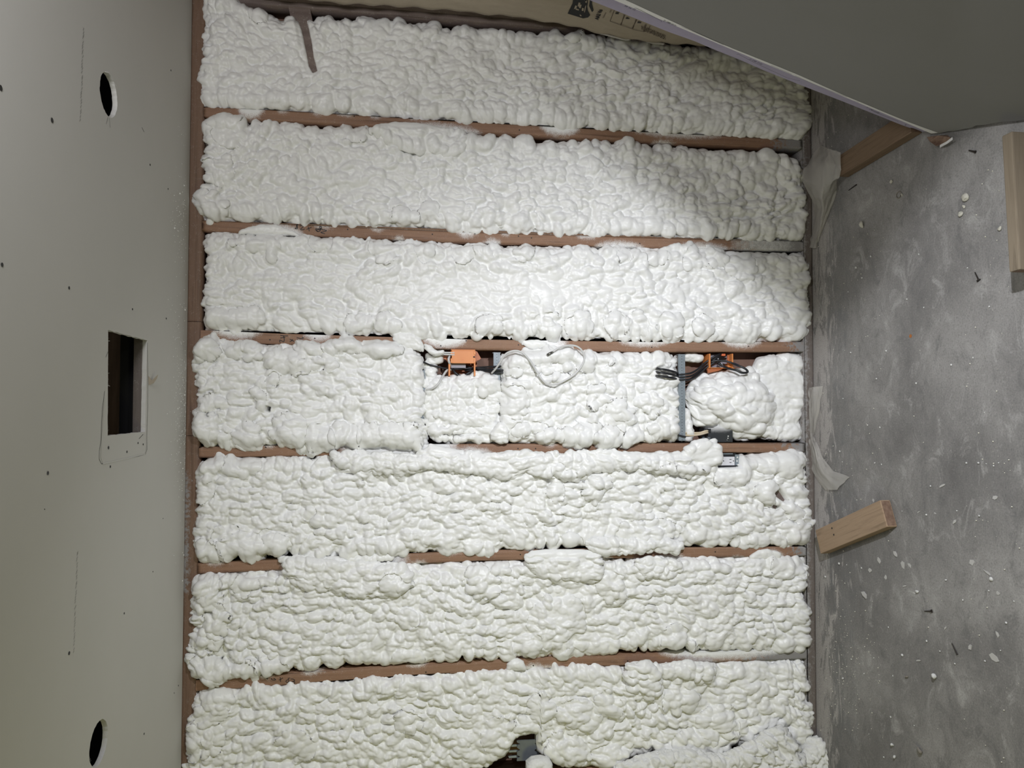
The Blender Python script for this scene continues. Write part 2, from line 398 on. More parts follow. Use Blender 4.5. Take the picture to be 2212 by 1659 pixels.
# attic framing seen through the cut-outs
bm = bmesh.new(); box(bm, (0, -1.9, ZC + 0.42), (4.6, 5.0, 0.02)); obj('subfloor', bm, m_dark, ceiling)
bm = bmesh.new(); box(bm, (0, -0.375, ZC + 0.0127 + 0.012), (4.4, 0.06, 0.024)); obj('joist_flange', bm, m_sill, ceiling)
bm = bmesh.new(); box(bm, (0.02, -0.36, ZC + 0.055), (0.5, 0.03, 0.062)); obj('cavity_shade', bm, m_black, ceiling)  # black block painted as the dark of the cavity over the square hole
bm = bmesh.new()
a = [(-0.35, -0.30), (0.45, -0.235), (0.45, -0.16), (-0.35, -0.22)]
vs = [bm.verts.new((x, y, z)) for z in (ZC + 0.075, ZC + 0.33) for x, y in a]
for f in ((3, 2, 1, 0), (4, 5, 6, 7), (0, 1, 5, 4), (1, 2, 6, 5), (2, 3, 7, 6), (3, 0, 4, 7)): bm.faces.new([vs[i] for i in f])
obj('duct_board', bm, m_tan, ceiling)
for cx in (0.777, -0.9):
    bm = bmesh.new(); box(bm, (cx, -0.52, ZC + 0.1), (0.5, 0.04, 0.17)); obj('cavity_shade', bm, m_black, ceiling)  # black blocks that put cavity shade behind the round holes
bm = bmesh.new(); box(bm, (0, 0.03, ZC + 0.22), (4.6, 0.06, 0.40)); obj('rim_board', bm, m_dark, ceiling)
# paper fuzz round the cut-outs
def strokes3(name, segs, w, matl, parent, n, lift):
    bm = bmesh.new()
    for s in segs: ribbon(bm, s, w, n, lift)
    return obj(name, bm, matl, parent)
DN = (0, 0, -1)
rnd = random.Random(12); seg = []
for c, n in ((c1, 26), (c2, 10)):
    for i in range(n):
        a = rnd.uniform(-0.6, 2.6) if c is c1 else rnd.uniform(1.6, 4.4); L = rnd.uniform(0.002, 0.009)
        p = Vector((c[0] + 0.0562 * math.cos(a), c[1] + 0.0562 * math.sin(a), ZC)); q = p + Vector((math.cos(a + rnd.uniform(1.2, 2.2)) * L, math.sin(a + 1.6) * L, -L * 0.5))
        seg.append([p, (p + q) / 2 + Vector((0, 0, -0.001)), q])
for i in range(20):
    t = rnd.random(); e = rnd.choice((0, 3)); a, b = Vector((*sq[e], ZC)), Vector((*sq[(e + 1) % 4], ZC)); p = a + (b - a) * t
    seg.append([p, p + Vector((rnd.uniform(-.004, .004), rnd.uniform(-.004, .006), -0.003))])
o = strokes3('paper_fuzz', seg, 0.0007, m_gypcore, ceiling, DN, 0.0); o['kind'] = 'stuff'
seg = [[ceil(233, 253), ceil(229, 268)], [ceil(236, 255), ceil(237.5, 276)]]
strokes3('cut_scratch', seg, 0.0009, m_hole, ceiling, DN, 0.0006)
# taped patch outline beside the square hole, a torn paper tab and its screws
seg = [[ceil(*p) for p in q] for q in (
    [(226, 845), (221, 880), (219, 915), (218, 950), (214, 975), (214, 992), (219, 1002), (240, 998), (275, 990), (300, 985), (314, 981), (317.5, 970), (317, 935), (319, 880), (319, 800), (318, 740)],
    [(233, 760), (228, 772)], [(309, 938), (300, 948)])]
strokes3('patch_score_line', seg, 0.0016, m_hole, ceiling, DN, 0.0005)
seg = [[ceil(x + 1.2, y + 1.5) for x, y in q] for q in ([(224, 860), (220, 920), (218, 952), (216.5, 985), (221, 1000), (240, 996), (275, 988), (312, 979), (315, 965), (315, 938)],)]
strokes3('patch_paper_edge', seg, 0.003, m_gypcore, ceiling, DN, 0.0008)
bm = bmesh.new(); P = [ceil(320, 812), ceil(325, 822), ceil(332.5, 809), ceil(331, 818), ceil(327, 828), ceil(321, 832)]
vs = [bm.verts.new(Vector(p) + Vector((0, 0, -dz))) for p, dz in zip((P[0], P[1], P[2], P[3], P[4], P[5]), (.0005, .004, .012, .010, .006, .0005))]
bm.faces.new(vs); o = obj('torn_paper_tab', bm, m_kraft, ceiling); md = o.modifiers.new('s', 'SOLIDIFY'); md.thickness = 0.0006
# factory pencil ticks
rnd = random.Random(5)
def ticks(x0, y0, x1, y1, n):
    out = []
    for i in range(n):
        t = (i + rnd.uniform(-.3, .3)) / n; x = x0 + (x1 - x0) * t + rnd.uniform(-1, 1); y = y0 + (y1 - y0) * t
        out.append([ceil(x, y), ceil(x - 2.5, y + 5)])
    return out
strokes3('factory_print', ticks(181, 60, 175, 262, 30) + ticks(168, 1190, 160, 1410, 34), 0.0016, m_pencil, ceiling, DN, 0.0004)
# drywall screws and nail pops on the ceiling
bm = bmesh.new(); bmesh.ops.create_cone(bm, segments=12, radius1=0.0045, radius2=0.003, depth=0.0012, cap_ends=True)
scr = bpy.data.meshes.new('ceiling_screw'); bm.to_mesh(scr); bm.free(); scr.materials.append(m_hole)
for i, (x, y, s) in enumerate(((1, 190, 1.3), (112, 260, 1.3), (369, 152, .7), (324, 356, .8), (149, 622, .9), (4, 572, 1.0), (286, 668, .75), (359, 688, .75), (103, 1022, 1.0), (238, 1008, .8), (234, 967, 1.0), (274, 976, .8), (298, 957, .7), (309, 960, .7),
                            (149, 1411, 1.0), (311, 1585, .75), (268, 1325, .7), (385, 1481, .6), (376, 1497, .5), (363, 408, .6), (96, 1100, .3), (330, 1235, .5), (352, 1120, .4))):
    p = ceil(x, y); o = link('ceiling_screw', scr, None, ceiling); o.location = (p[0], p[1], ZC - 0.0002); o.scale = (s, s, 1)
o = strokes3('nail_scratch', [[ceil(306, 275), ceil(311, 285)]], 0.0018, m_hole, ceiling, DN, 0.0005)
# overspray specks of foam on the ceiling beside the top plate
bm = bmesh.new(); rnd = random.Random(21)
for i in range(520):
    y = rnd.choice((rnd.gauss(470, 55), rnd.gauss(760, 60), rnd.gauss(930, 70), rnd.gauss(930, 90), rnd.uniform(250, 1300)))
    p = ceil(402 - abs(rnd.gauss(0, 16)), y); r = rnd.choice((.0007, .0009, .0012, .0016)) * (2.2 if rnd.random() < .025 else 1)
    bmesh.ops.create_icosphere(bm, subdivisions=1, radius=r, matrix=Matrix.Translation((p[0], min(p[1], -0.012), ZC)))
o = obj('foam_speck', bm, m_foam, ceiling, True); o['kind'] = 'stuff'

# ------------------------------------------------------------------ framing of the far wall
bm = bmesh.new(); box(bm, (0, 0.105, 1.2), (3.6, 0.02, 2.4)); wallb = tag(obj('wall_back', bm, m_sheath), kind='structure')
def face_box(name, axis, length, corners, matl, spray=(), grey=None, n=160, mwid=8, depth=0.094, parent=None):
    """a length of framing lumber: corners(t) -> the two edges of the exposed face at t in 0..1; spray: (t0, t1, side 0/1/2, strength)"""
    t = np.linspace(0, 1, n); s = np.linspace(0, 1, mwid)
    A, B = corners(t)
    P = A[:, None, :] * (1 - s)[None, :, None] + B[:, None, :] * s[None, :, None]
    rad = 0.003
    P[:, 0, 1] += rad; P[:, -1, 1] += rad
    back = P[:, ::-1].copy(); back[:, :, 1] = depth
    back = back[:, [0, -1]]
    ring = np.concatenate([P, back, P[:, :1]], 1)
    me = gridmesh(name, ring, None, False)
    T, S = np.meshgrid(t, np.concatenate([s, [1, 0, 0]]), indexing='ij')
    sp = np.zeros_like(T)
    for t0, t1, side, k in spray:
        c = (t0 + t1) / 2; w = abs(t1 - t0) / 2 + 1e-6; e = np.clip(1 - ((T - c) / w) ** 2, 0, 1)
        d = S if side == 0 else (1 - S if side == 1 else np.abs(S - .5) * 0)
        sp = np.maximum(sp, k * e ** .5 - d * (1.0 if side != 2 else 0) + (0 if side == 2 else 0))
    a = me.attributes.new('spray', 'FLOAT', 'POINT'); a.data.foreach_set('value', sp.reshape(-1).astype(np.float32))
    g = np.zeros_like(T) if grey is None else grey(T, S)
    a = me.attributes.new('grey', 'FLOAT', 'POINT'); a.data.foreach_set('value', g.reshape(-1).astype(np.float32))
    bm = bmesh.new(); bm.from_mesh(me)
    bmesh.ops.holes_fill(bm, edges=[e for e in bm.edges if len(e.link_faces) == 1]); bm.to_mesh(me); bm.free()
    return link(name, me, matl, parent if parent is not None else wallb)
STUDS = [[(440, 241), (600, 249), (1000, 273), (1380, 294), (1700, 310)], [(440, 487), (600, 494.5), (1000, 512), (1400, 524), (1720, 531)],
         [(440, 725), (600, 732), (1000, 744), (1400, 749.5), (1700, 749)], [(430, 977), (600, 974), (1000, 970), (1400, 967.5), (1700, 967)],
         [(430, 1228), (640, 1218), (1040, 1200), (1400, 1194), (1720, 1191)], [(420, 1482), (600, 1470), (900, 1448), (1200, 1432), (1600, 1418)],
         [(420, 1738), (700, 1714), (1100, 1680), (1500, 1655), (1700, 1648)], [(440, -12), (1700, 92)]]
ZT, ZB = ZC - 0.043, 0.040
def X2T(x): return (x - 441.0) / (1739.0 - 441.0)      # picture x along a stud -> 0 (top) .. 1 (bottom)
SPR = [
  [(505, 560, 0, 1.3), (580, 610, 0, .6), (650, 680, 0, .55), (700, 745, 0, .55), (770, 800, 0, .6), (805, 1010, 1, 1.0), (850, 870, 0, .5), (1130, 1225, 0, 1.25), (1330, 1560, 0, .8), (1380, 1440, 1, .5)],
  [(525, 645, 1, 1.35), (545, 600, 0, .5), (655, 700, 0, .62), (770, 810, 0, .6), (820, 850, 1, .6), (950, 1000, 0, .9), (1010, 1050, 1, .8), (1045, 1070, 0, .6), (1210, 1260, 0, .7), (1250, 1370, 1, .9), (1420, 1570, 1, .9), (1560, 1720, 2, .55)],
  [(460, 560, 0, 1.0), (640, 700, 0, .95), (725, 790, 1, .7), (880, 980, 0, 1.25), (1105, 1195, 2, .9), (1300, 1430, 0, .8), (1540, 1640, 0, .9)],
  [(560, 590, 0, .5), (715, 960, 2, 1.3), (930, 1040, 1, 1.0), (1140, 1170, 0, .7), (1275, 1300, 2, .9), (1690, 1739, 1, .5)],
  [(455, 500, 0, .6), (600, 860, 2, 1.2), (860, 900, 1, .6), (930, 970, 0, .6), (1137, 1300, 1, .9), (1380, 1470, 1, .6), (1420, 1450, 2, .3), (1620, 1690, 1, 1.0), (1560, 1600, 1, .4)],
  [(560, 590, 0, .6), (640, 690, 0, .5), (855, 900, 0, .55), (1090, 1150, 1, .9), (1145, 1180, 1, .7), (1395, 1700, 0, 1.1), (1440, 1540, 2, .5)],
  [], []]
LBL = {1: 'reddish stud with 82 x 82 written on it in black marker', 2: 'reddish stud with marker figures written across it near the top'}
stud_objs = []
for i, pts in enumerate(STUDS):
    P = np.array([wall(x, y) for x, y in pts]); o_ = np.argsort(-P[:, 2]); P = P[o_]
    def corners(t, P=P):
        z = ZT + (ZB - ZT) * t; x = np.interp(-z, -P[:, 2], P[:, 0])
        if len(P) > 1:
            lo = z > P[0, 2]; x = np.where(lo, P[0, 0] + (z - P[0, 2]) * (P[0, 0] - P[1, 0]) / (P[0, 2] - P[1, 2]), x)
            hi = z < P[-1, 2]; x = np.where(hi, P[-1, 0] + (z - P[-1, 2]) * (P[-1, 0] - P[-2, 0]) / (P[-1, 2] - P[-2, 2]), x)
        y = np.zeros_like(z); h = 0.0195
        return np.stack([x + h, y, z], 1), np.stack([x - h, y, z], 1)
    o = face_box('stud', 'z', 1, corners, m_stud if i < 7 else m_corner, [(X2T(a), X2T(b), s, k) for a, b, s, k in SPR[i]],
                 grey=lambda T, S, i=i: sstep(T, *((.88, 1.02), (.80, .98), (.93, 1.02), (.90, 1.03), (.93, 1.02), (.78, 1.0), (.9, 1.02), (2, 3))[i]) * 0.95)
    if i in LBL: o['label'] = LBL[i]
    stud_objs.append((o, corners))
# plates
def top_corners(x0, x1):
    def f(t):
        x = x0 + (x1 - x0) * t
        return np.stack([x, 0 * x, 0 * x + ZC + 0.010], 1), np.stack([x, 0 * x, 0 * x + ZT], 1)
    return f
for a, b in ((2.0, 0.262), (0.2605, -0.145), (-0.1465, -2.0)):
    face_box('top_plate', 'x', 1, top_corners(a, b), m_plate, [], grey=(lambda T, S: sstep(-S, -.9, -.2) * .0 + (sstep(.62 - S, -.3, .4) * sstep(T, .02, .10) * (1 - sstep(T, .28, .36)) * .62)) if b == -2.0 else None, depth=0.094)
def bot_corners(t):
    x = 1.6 - 3.3 * t
    return np.stack([x, 0 * x - .002, 0 * x + ZB], 1), np.stack([x, 0 * x - .002, 0 * x + 0.001], 1)
face_box('bottom_plate', 'x', 1, bot_corners, m_sill, [], grey=lambda T, S: 0.62 - 0.5 * S + 0 * T, n=300)

# handwriting on the studs (black marker), drawn as pen strokes on the stud faces
def px_strokes(name, Q, w, parent, y=-0.0007, matl=None):
    bm = bmesh.new()
    for s in Q: ribbon(bm, catmull([wall(x, yy, 0.0) for x, yy in s], 4) if len(s) > 2 else [wall(x, yy, 0.0) for x, yy in s], w, (0, -1, 0), -y)
    return obj(name, bm, matl or m_marker, parent)
def zp(x0, y0, s, Q): return [[(x0 + x / s, y0 + y / s) for x, y in q] for q in Q]
px_strokes('marker_writing', zp(600, 470, 13.825, [
    [(610, 205), (575, 215), (585, 260), (560, 300), (515, 325), (545, 340), (590, 320), (570, 270), (550, 235), (600, 205)],
    [(655, 255), (720, 240), (765, 265), (730, 305), (680, 350), (730, 368), (805, 345)],
    [(905, 265), (925, 330), (942, 410)], [(860, 355), (930, 325), (1010, 290)],
    [(1300, 265), (1255, 265), (1250, 300), (1290, 320), (1250, 370), (1150, 330), (1135, 370), (1200, 420), (1260, 400), (1270, 345), (1180, 345), (1165, 390), (1215, 420)],
    [(1285, 265), (1310, 300), (1290, 345), (1240, 330)], [(1300, 355), (1460, 388), (1370, 425), (1285, 440), (1340, 470), (1410, 485)]]), 0.0026, stud_objs[1][0])
px_strokes('marker_writing', zp(570, 700, 13.825, [
    [(490, 340), (580, 350), (600, 400), (610, 480), (590, 530), (540, 510), (480, 480), (475, 520), (490, 560)], [(490, 415), (640, 395)], [(580, 355), (720, 352)],
    [(775, 455), (850, 490), (910, 520)], [(860, 455), (830, 500), (775, 530)],
    [(980, 405), (1080, 430), (1165, 435), (1170, 400), (1135, 395)], [(1005, 460), (1020, 520), (1050, 530), (1060, 480), (1100, 475), (1150, 485)]]), 0.0026, stud_objs[2][0])
px_strokes('marker_writing', zp(540, 1430, 13.825, [
    [(545, 460), (500, 485), (530, 505)], [(660, 480), (640, 515), (700, 535), (770, 530), (740, 500), (700, 480)], [(900, 455), (915, 530), (910, 590)], [(860, 540), (930, 510), (985, 470)],
    [(1195, 475), (1140, 495), (1165, 560), (1130, 605), (1080, 595), (1085, 550), (1140, 530)], [(1215, 505), (1290, 510), (1335, 545), (1290, 580), (1200, 610), (1200, 640), (1320, 640), (1330, 590), (1270, 580)]]), 0.0022, stud_objs[5][0])
# nail heads on the studs
bm = bmesh.new(); bmesh.ops.create_cone(bm, segments=8, radius1=0.0026, radius2=0.0022, depth=0.001, cap_ends=True, matrix=Matrix.Rotation(math.pi / 2, 4, 'X'))
nh = bpy.data.meshes.new('stud_nail'); bm.to_mesh(nh); bm.free(); nh.materials.append(m_hole)
for x, y, i in ((751, 495.5, 1), (934, 506, 1), (1026, 505, 1), (1120, 510, 1), (1148, 514, 1), (1382, 526, 1), (583, 734, 2), (680, 731, 2), (952, 747, 2), (1007, 736, 2), (1120, 745, 2), (1408, 750, 2), (1617, 748, 2), (1119, 969, 3), (1157, 969, 3), (574, 966, 3),
                (1124, 1198, 4), (1152, 1438, 5), (1356, 1428, 5), (1122, 281, 0), (765, 251, 0), (1545, 1192, 4), (920, 1452, 5)):
    p = wall(x, y); o = link('stud_nail', nh, None, stud_objs[i][0]); o.location = (p[0], -0.0006, p[2])

# ------------------------------------------------------------------ right-hand wall: corner stud, kraft-faced batt
bm = bmesh.new(); box(bm, (1.53, -2.2, 1.2), (0.02, 4.4, 2.4)); wallr = tag(obj('wall_right', bm, m_sheath), kind='structure')
bm = bmesh.new(); box(bm, (1.482, -0.034, 1.195), (0.076, 0.060, 2.30)); bevel(bm, .003, 2)
o = obj('corner_stud', bm, m_corner, wallr)
for x, y in ((874, 31), (1036, 42), (1062, 42)):
    p = U(x, y, (1, 0, 0), 1.444); bm = bmesh.new(); cyl(bm, (1.4455, p[1], p[2]), (1.442, p[1], p[2]), 0.010, 16); obj('plug_hole', bm, m_dark, wallr)
# kraft paper batt: a bowed sheet that leans out towards the floor
EDGE = [(560, -14), (640, -3), (720, 6), (800, 12), (900, 16), (1000, 25), (1080, 33), (1160, 44), (1240, 57), (1300, 75), (1360, 84), (1420, 91), (1480, 95), (1560, 101), (1640, 110), (1740, 130)]
YK = -0.070
E3 = np.array([U(x, y, (0, 1, 0), YK) for x, y in EDGE])
zs = np.linspace(E3[0, 2], E3[-1, 2], 120); xe = np.interp(-zs, -E3[:, 2], E3[:, 0])
vv = np.linspace(0, 1, 26)
Pk = np.zeros((120, 26, 3))
for j, v in enumerate(vv):
    Pk[:, j, 1] = YK - 0.36 * v; Pk[:, j, 2] = zs
    Pk[:, j, 0] = xe - 0.012 * np.sin(math.pi * min(1, v * 1.6)) + 0.05 * v + 0.006 * (fnoise(zs * 9, np.full(120, v * 3.0), 41) - .5) * 2 + 0.003 * math.exp(-v * 40) * np.sin(zs * 60)
me = gridmesh('kraft_batt', Pk); batt = link('insulation_batt', me, m_kraft)
md = batt.modifiers.new('s', 'SOLIDIFY'); md.thickness = 0.002
tag(batt, 'brown kraft paper faced insulation batt with black print on the right wall', 'insulation')
def kp(px, py):     # a point printed on the kraft facing: ray against the mesh plane nearest to it
    z = 0.9; x = 1.35
    for _ in range(12):
        p = U(px, py, (1, 0, 0), x); v = np.clip((YK - p[1]) / 0.36, 0, 1)
        i = np.interp(-p[2], -zs, np.arange(120)); j = v * 25
        i0, j0 = int(min(118, max(0, i))), int(min(24, max(0, j))); fi, fj = i - i0, j - j0
        x = (Pk[i0, j0, 0] * (1 - fi) + Pk[i0 + 1, j0, 0] * fi) * (1 - fj) + (Pk[i0, j0 + 1, 0] * (1 - fi) + Pk[i0 + 1, j0 + 1, 0] * fi) * fj
    p = U(px, py, (1, 0, 0), x); p[0] -= 0.0022; return Vector(p)
def kraft_poly(name, polys, matl, lift=0.0):
    bm = bmesh.new()
    for q in polys: bm.faces.new([bm.verts.new(kp(x, y) + Vector((-lift, 0, 0))) for x, y in q])
    return obj(name, bm, matl, batt)
S3 = 8.508
def z3(Q): return [[(1220 + x / S3, y / S3) for x, y in q] for q in Q]
kraft_poly('printed_shield', z3([[(160, -60), (420, -60), (425, 40), (412, 110), (425, 190), (466, 268), (430, 310), (340, 328), (52, 240), (140, 60)],
                                 [(470, -60), (500, -60), (500, 60), (530, 180), (500, 215), (445, 100)]]), m_ink)
kraft_poly('printed_letter', z3([[(195, 85), (225, 95), (190, 215), (258, 235), (250, 262), (145, 215)], [(205, 140), (262, 160), (255, 180), (198, 162)], [(255, 30), (290, 40), (262, 110), (235, 100)],
                                 [(262, 62), (310, 75), (290, 140), (262, 130)], [(318, 130), (350, 138), (342, 190), (310, 182)], [(275, 250), (300, 262), (310, 285), (280, 280)], [(370, 20), (410, -10), (400, 45)]]), m_kraft, 0.0006)
# print lines that run across the facing
def textobj(s, p, right, up, size, matl, parent, name='printed_text', nrm=None, bold=0.0, squeeze=1.0):
    cu = bpy.data.curves.new(name, 'FONT'); cu.body = s; cu.size = size; cu.offset = bold; cu.extrude = 0.0
    tmp = bpy.data.objects.new(name, cu); C.objects.link(tmp)
    dg = bpy.context.evaluated_depsgraph_get(); me = bpy.data.meshes.new_from_object(tmp.evaluated_get(dg))
    bpy.data.objects.remove(tmp)
    o = link(name, me, matl, parent); r = Vector(right).normalized(); u = Vector(up); u = (u - r * u.dot(r)).normalized(); n = r.cross(u)
    m = Matrix.Identity(4)
    for i in range(3): m[i][0] = r[i] * squeeze; m[i][1] = u[i]; m[i][2] = n[i]; m[i][3] = p[i]
    o.matrix_world = m; me.materials.clear(); me.materials.append(matl)
    return o
def ktext(s, a, b, hgt_px, matl, squeeze=1.0, bold=0.0):
    """text whose baseline runs from picture point a towards b, lying on the kraft facing"""
    A, B = kp(*a), kp(*b); r = (B - A).normalized(); nrm = Vector((-1, 0, 0)); u = nrm.cross(r); n2 = r.cross(u)
    perp = (-(b[1] - a[1]), b[0] - a[0]); L = math.hypot(*perp); Cc = kp(a[0] - perp[0] / L * hgt_px, a[1] - perp[1] / L * hgt_px)
    return textobj(s, A + Vector((-0.0006, 0, 0)), r, u if (Cc - A).dot(u) > 0 else -u, (Cc - A).length * 1.35, matl, batt, squeeze=squeeze, bold=bold)
def zz(x, y): return (1220 + x / S3, y / S3)
ktext('AA2 Va', zz(615, 350), zz(720, 110), 8.5, m_ink, 0.85, 0.0012)
ktext('Reflective', zz(720, 318), zz(815, 110), 4.0, m_inkfade, 0.8)
ktext('PER', zz(850, 218), zz(885, 130), 4.0, m_inkfade, 0.8)
for a, b in (((985, 248), (1010, 190)), ((1180, 338), (1205, 275)), ((1395, 415), (1420, 350))): ktext('R', zz(*a), zz(*b), 6.5, m_ink, 0.9, 0.001)
bm = bmesh.new()
for q in ([(910, 175), (832, 380)], [(832, 380), (1240, 520)], [(1110, 260), (1022, 450)], [(1090, 255), (1035, 455)], [(1325, 350), (1235, 520)], [(1310, 345), (1250, 520)], [(1240, 530), (1460, 575)], [(1500, 440), (1450, 575)], [(1480, 435), (1465, 575)], [(1570, 460), (1515, 585)]):
    ribbon(bm, [kp(*zz(*p)) for p in q], 0.002, (-1, 0, 0), 0.0006)
rnd = random.Random(3)
for k_ in range(26):
    x = 1420 + k_ * 17; y = 440 + (x - 1420) * .42
    for j in range(3):
        a = (x + rnd.uniform(-6, 6), y + 20 + j * 28 + rnd.uniform(-6, 6)); ribbon(bm, [kp(*zz(*a)), kp(*zz(a[0] - 8, a[1] + 20))], 0.0022, (-1, 0, 0), 0.0006)
obj('printed_table', bm, m_inkfade, batt)
bm = bmesh.new()
for q in ([(1286, 71), (1300, 74), (1330, 82), (1352, 87), (1362, 86), (1330, 79), (1300, 71)], [(1396, 86), (1420, 91), (1436, 94), (1434, 96.5), (1412, 94.5), (1397, 91)]):
    bm.faces.new([bm.verts.new(U(x, y, (0, 1, 0), YK - 0.001)) for x, y in q])
o = obj('torn_paper_edge', bm, m_tape, batt); md = o.modifiers.new('s', 'SOLIDIFY'); md.thickness = 0.002

# ------------------------------------------------------------------ spray foam
PXM = 575.0     # picture px per metre on the wall, used only to size the relief in metres
def profile(w, D, R, n):
    """cross-section side-wall / rounded shoulder / front / shoulder / side-wall, evenly spaced along its length.
    w: widths (array); returns position across 0..w, height 0..1 and running length, each (len(w), n)"""
    w = np.asarray(w, float)[:, None]; R = np.minimum(R, w * 0.48); L1 = max(D - 0.0, 0.0) - np.minimum(R, D); Rv = np.minimum(R, D)
    q = math.pi / 4 * (R + Rv); f = w - 2 * R; tot = 2 * L1 + 2 * q + f
    t = np.linspace(0, 1, n)[None, :] * tot
    def half(t):
        a = np.clip((t - L1) / q, 0, 1) * math.pi / 2
        pos = R * (1 - np.cos(a)); hgt = np.where(t < L1, t, L1 + Rv * np.sin(a))
        return pos, hgt
    p1, h1 = half(t); p2, h2 = half(tot - t)
    left = t <= L1 + q; right = t >= L1 + q + f
    pos = np.where(left, p1, np.where(right, w - p2, R + (t - L1 - q))); h = np.where(left, h1, np.where(right, h2, D))
    return pos, h / D, t
def interp_side(v, pts, default):
    if pts is None: return np.full_like(v, default)
    P = sorted((b, a) for a, b in pts); return np.interp(v, [p[0] for p in P], [p[1] for p in P])
def foam(name, top, bot, seed, left=None, right=None, yb=0.055, yf=-0.012, R=22, step=2.3, amps=(5.2, 4.6, 1.7), cells=(45, 21, 10.5),
         ripple=(1.0, 1.0, .6, .6), blobs=(), calm=(), holes=(), und=7.0, label=None, parent=None, inset=4.0, matl=None, warp=5.0, gouge=()):
    top = sorted(top); bot = sorted(bot)
    x0 = min(top[0][0], bot[0][0]); x1 = max(top[-1][0], bot[-1][0])
    D = (yb - yf) * PXM
    nx = int((x1 - x0 + 1.6 * D) / step) + 6
    xs, hx, sa = profile([x1 - x0], D, R, nx); xs = xs[0] + x0; hx = hx[0]; sa = sa[0] + x0
    tY = np.interp(xs, [p[0] for p in top], [p[1] for p in top]) + inset; bY = np.interp(xs, [p[0] for p in bot], [p[1] for p in bot]) - inset
    bY = np.maximum(bY, tY + 6)
    ny = int((np.max(bY - tY) + 1.6 * D) / step) + 6
    pos, hy, sb = profile(bY - tY, D, R, ny)
    py = tY[:, None] + pos; px = np.repeat(xs[:, None], ny, 1)
    if left is not None:
        dl = interp_side(py, left, x0) + inset - x0; px = px + dl * np.clip(1 - (px - x0) / 70, 0, 1)
    if right is not None:
        dr = interp_side(py, right, x1) - inset - x1; px = px + dr * np.clip(1 - (x1 - px) / 70, 0, 1)
    h = hx[:, None] * hy
    a = np.repeat(sa[:, None], ny, 1); b = sb + tY[:, None] - D * .8
    # front relief in px towards the room
    rel = (fnoise(px / 90, py / 70, seed) - .5) * 2 * und
    smooth = np.zeros_like(px)
    for bl in blobs:
        cx, cy, rx, ry, ang, hh = bl[:6]; sm = bl[6] if len(bl) > 6 else .55
        wx = px + 11 * (fnoise(px / 24, py / 24, seed + 5) - .5) * 2; wy = py + 11 * (fnoise(px / 26, py / 26, seed + 6) - .5) * 2
        c, s = math.cos(math.radians(ang)), math.sin(math.radians(ang)); u = ((wx - cx) * c + (wy - cy) * s) / rx; v = (-(wx - cx) * s + (wy - cy) * c) / ry
        d2 = u * u + v * v; dome = np.clip(1 - d2, 0, 1) ** .62; rel = rel * (1 - .6 * dome) + 1.35 * hh * dome
        smooth = np.maximum(smooth, .85 * sm * sstep(1 - d2, 0, .5))
    for gx, gy, rx, ry, ang, dd in gouge:
        c, s = math.cos(math.radians(ang)), math.sin(math.radians(ang)); u = ((px - gx) * c + (py - gy) * s) / rx; v = (-(px - gx) * s + (py - gy) * c) / ry
        rel -= dd * sstep(1 - (u * u + v * v), 0, .6)
    calmv = np.ones_like(px); finev = np.ones_like(px)
    for cx, cy, rx, ry, kk in calm:
        d2 = ((px - cx) / rx) ** 2 + ((py - cy) / ry) ** 2; calmv *= 1 - (1 - kk) * sstep(1 - d2, 0, .7)
    hold = np.ones_like(px); near = np.ones_like(px); keep = None
    for poly in holes:
        d = polymask(px, py, poly); hold *= 1 - sstep(d, -3, 1.5); near *= 1 - sstep(d, -16, -2)
    hh_ = h * hold
    P = wall(px, py, yf)
    base = P.copy(); base[..., 1] = yb - (yb - yf + rel / PXM * np.clip(h, 0, 1)) * hh_
    # normals of the smooth body
    du = np.gradient(base, axis=0); dv = np.gradient(base, axis=1); N = np.cross(du, dv); N /= np.linalg.norm(N, axis=2, keepdims=True) + 1e-12
    flip = np.mean(N[nx // 4:3 * nx // 4, ny // 4:3 * ny // 4, 1]) > 0
    if flip: N = -N
    # bubbly skin
    wa = a * .9 + warp * (fnoise(a / 38, b / 38, seed + 11) - .5) * 2 + 20 * (fnoise(a / 150, b / 110, seed + 17, 2) - .5) * 2; wb = b + warp * (fnoise(a / 38, b / 38, seed + 12) - .5) * 2 + 17 * (fnoise(a / 130, b / 110, seed + 18, 2) - .5) * 2
    var = .55 + .9 * fnoise(a / 120, b / 90, seed + 13, 2)
    d1 = bubbles(wa, wb, cells[0], seed + 20); d2 = bubbles(wa, wb * 1.22, cells[1], seed + 40); d3 = bubbles(wa, wb * 1.2, cells[2], seed + 60, amp=(.3, 1))
    et = np.maximum(py - tY[:, None], 0); eb = np.maximum(bY[:, None] - py, 0); el = np.maximum(px - x0, 0); er = np.maximum(x1 - px, 0)
    jag = 14 * (fnoise(a / 22, b / 22, seed + 15) - .5)
    w_t = ripple[0] * (1 - sstep(et + jag, 16, 40)); w_b = ripple[1] * (1 - sstep(eb + jag, 18, 46)); w_l = ripple[2] * (1 - sstep(el + jag, 22, 60)); w_r = ripple[3] * (1 - sstep(er + jag, 20, 55))
    cross = np.clip(np.maximum(w_t, w_b), 0, 1); along = np.clip(np.maximum(w_l, w_r), 0, 1) * (1 - cross)
    rc = bubbles(wa, wb * .42, 20, seed + 80, asp=(1, 1.25)); ra = bubbles(wa * .42, wb, 19, seed + 90, asp=(1, 1.25))
    amps = (amps[0] * 1.65, amps[1] * 2.75, amps[2] * 2.6)
    skin = amps[0] * d1 + (amps[1] * d2 * (1 - .65 * cross - .65 * along) + amps[1] * 1.05 * (rc * cross + ra * along)) * var + amps[2] * d3 * (.4 + .6 * var) * (1 - .5 * cross)
    skin = skin - .64 * (amps[0] * .64 + amps[1] * .62 * var)
    skin *= calmv * (1 - smooth)
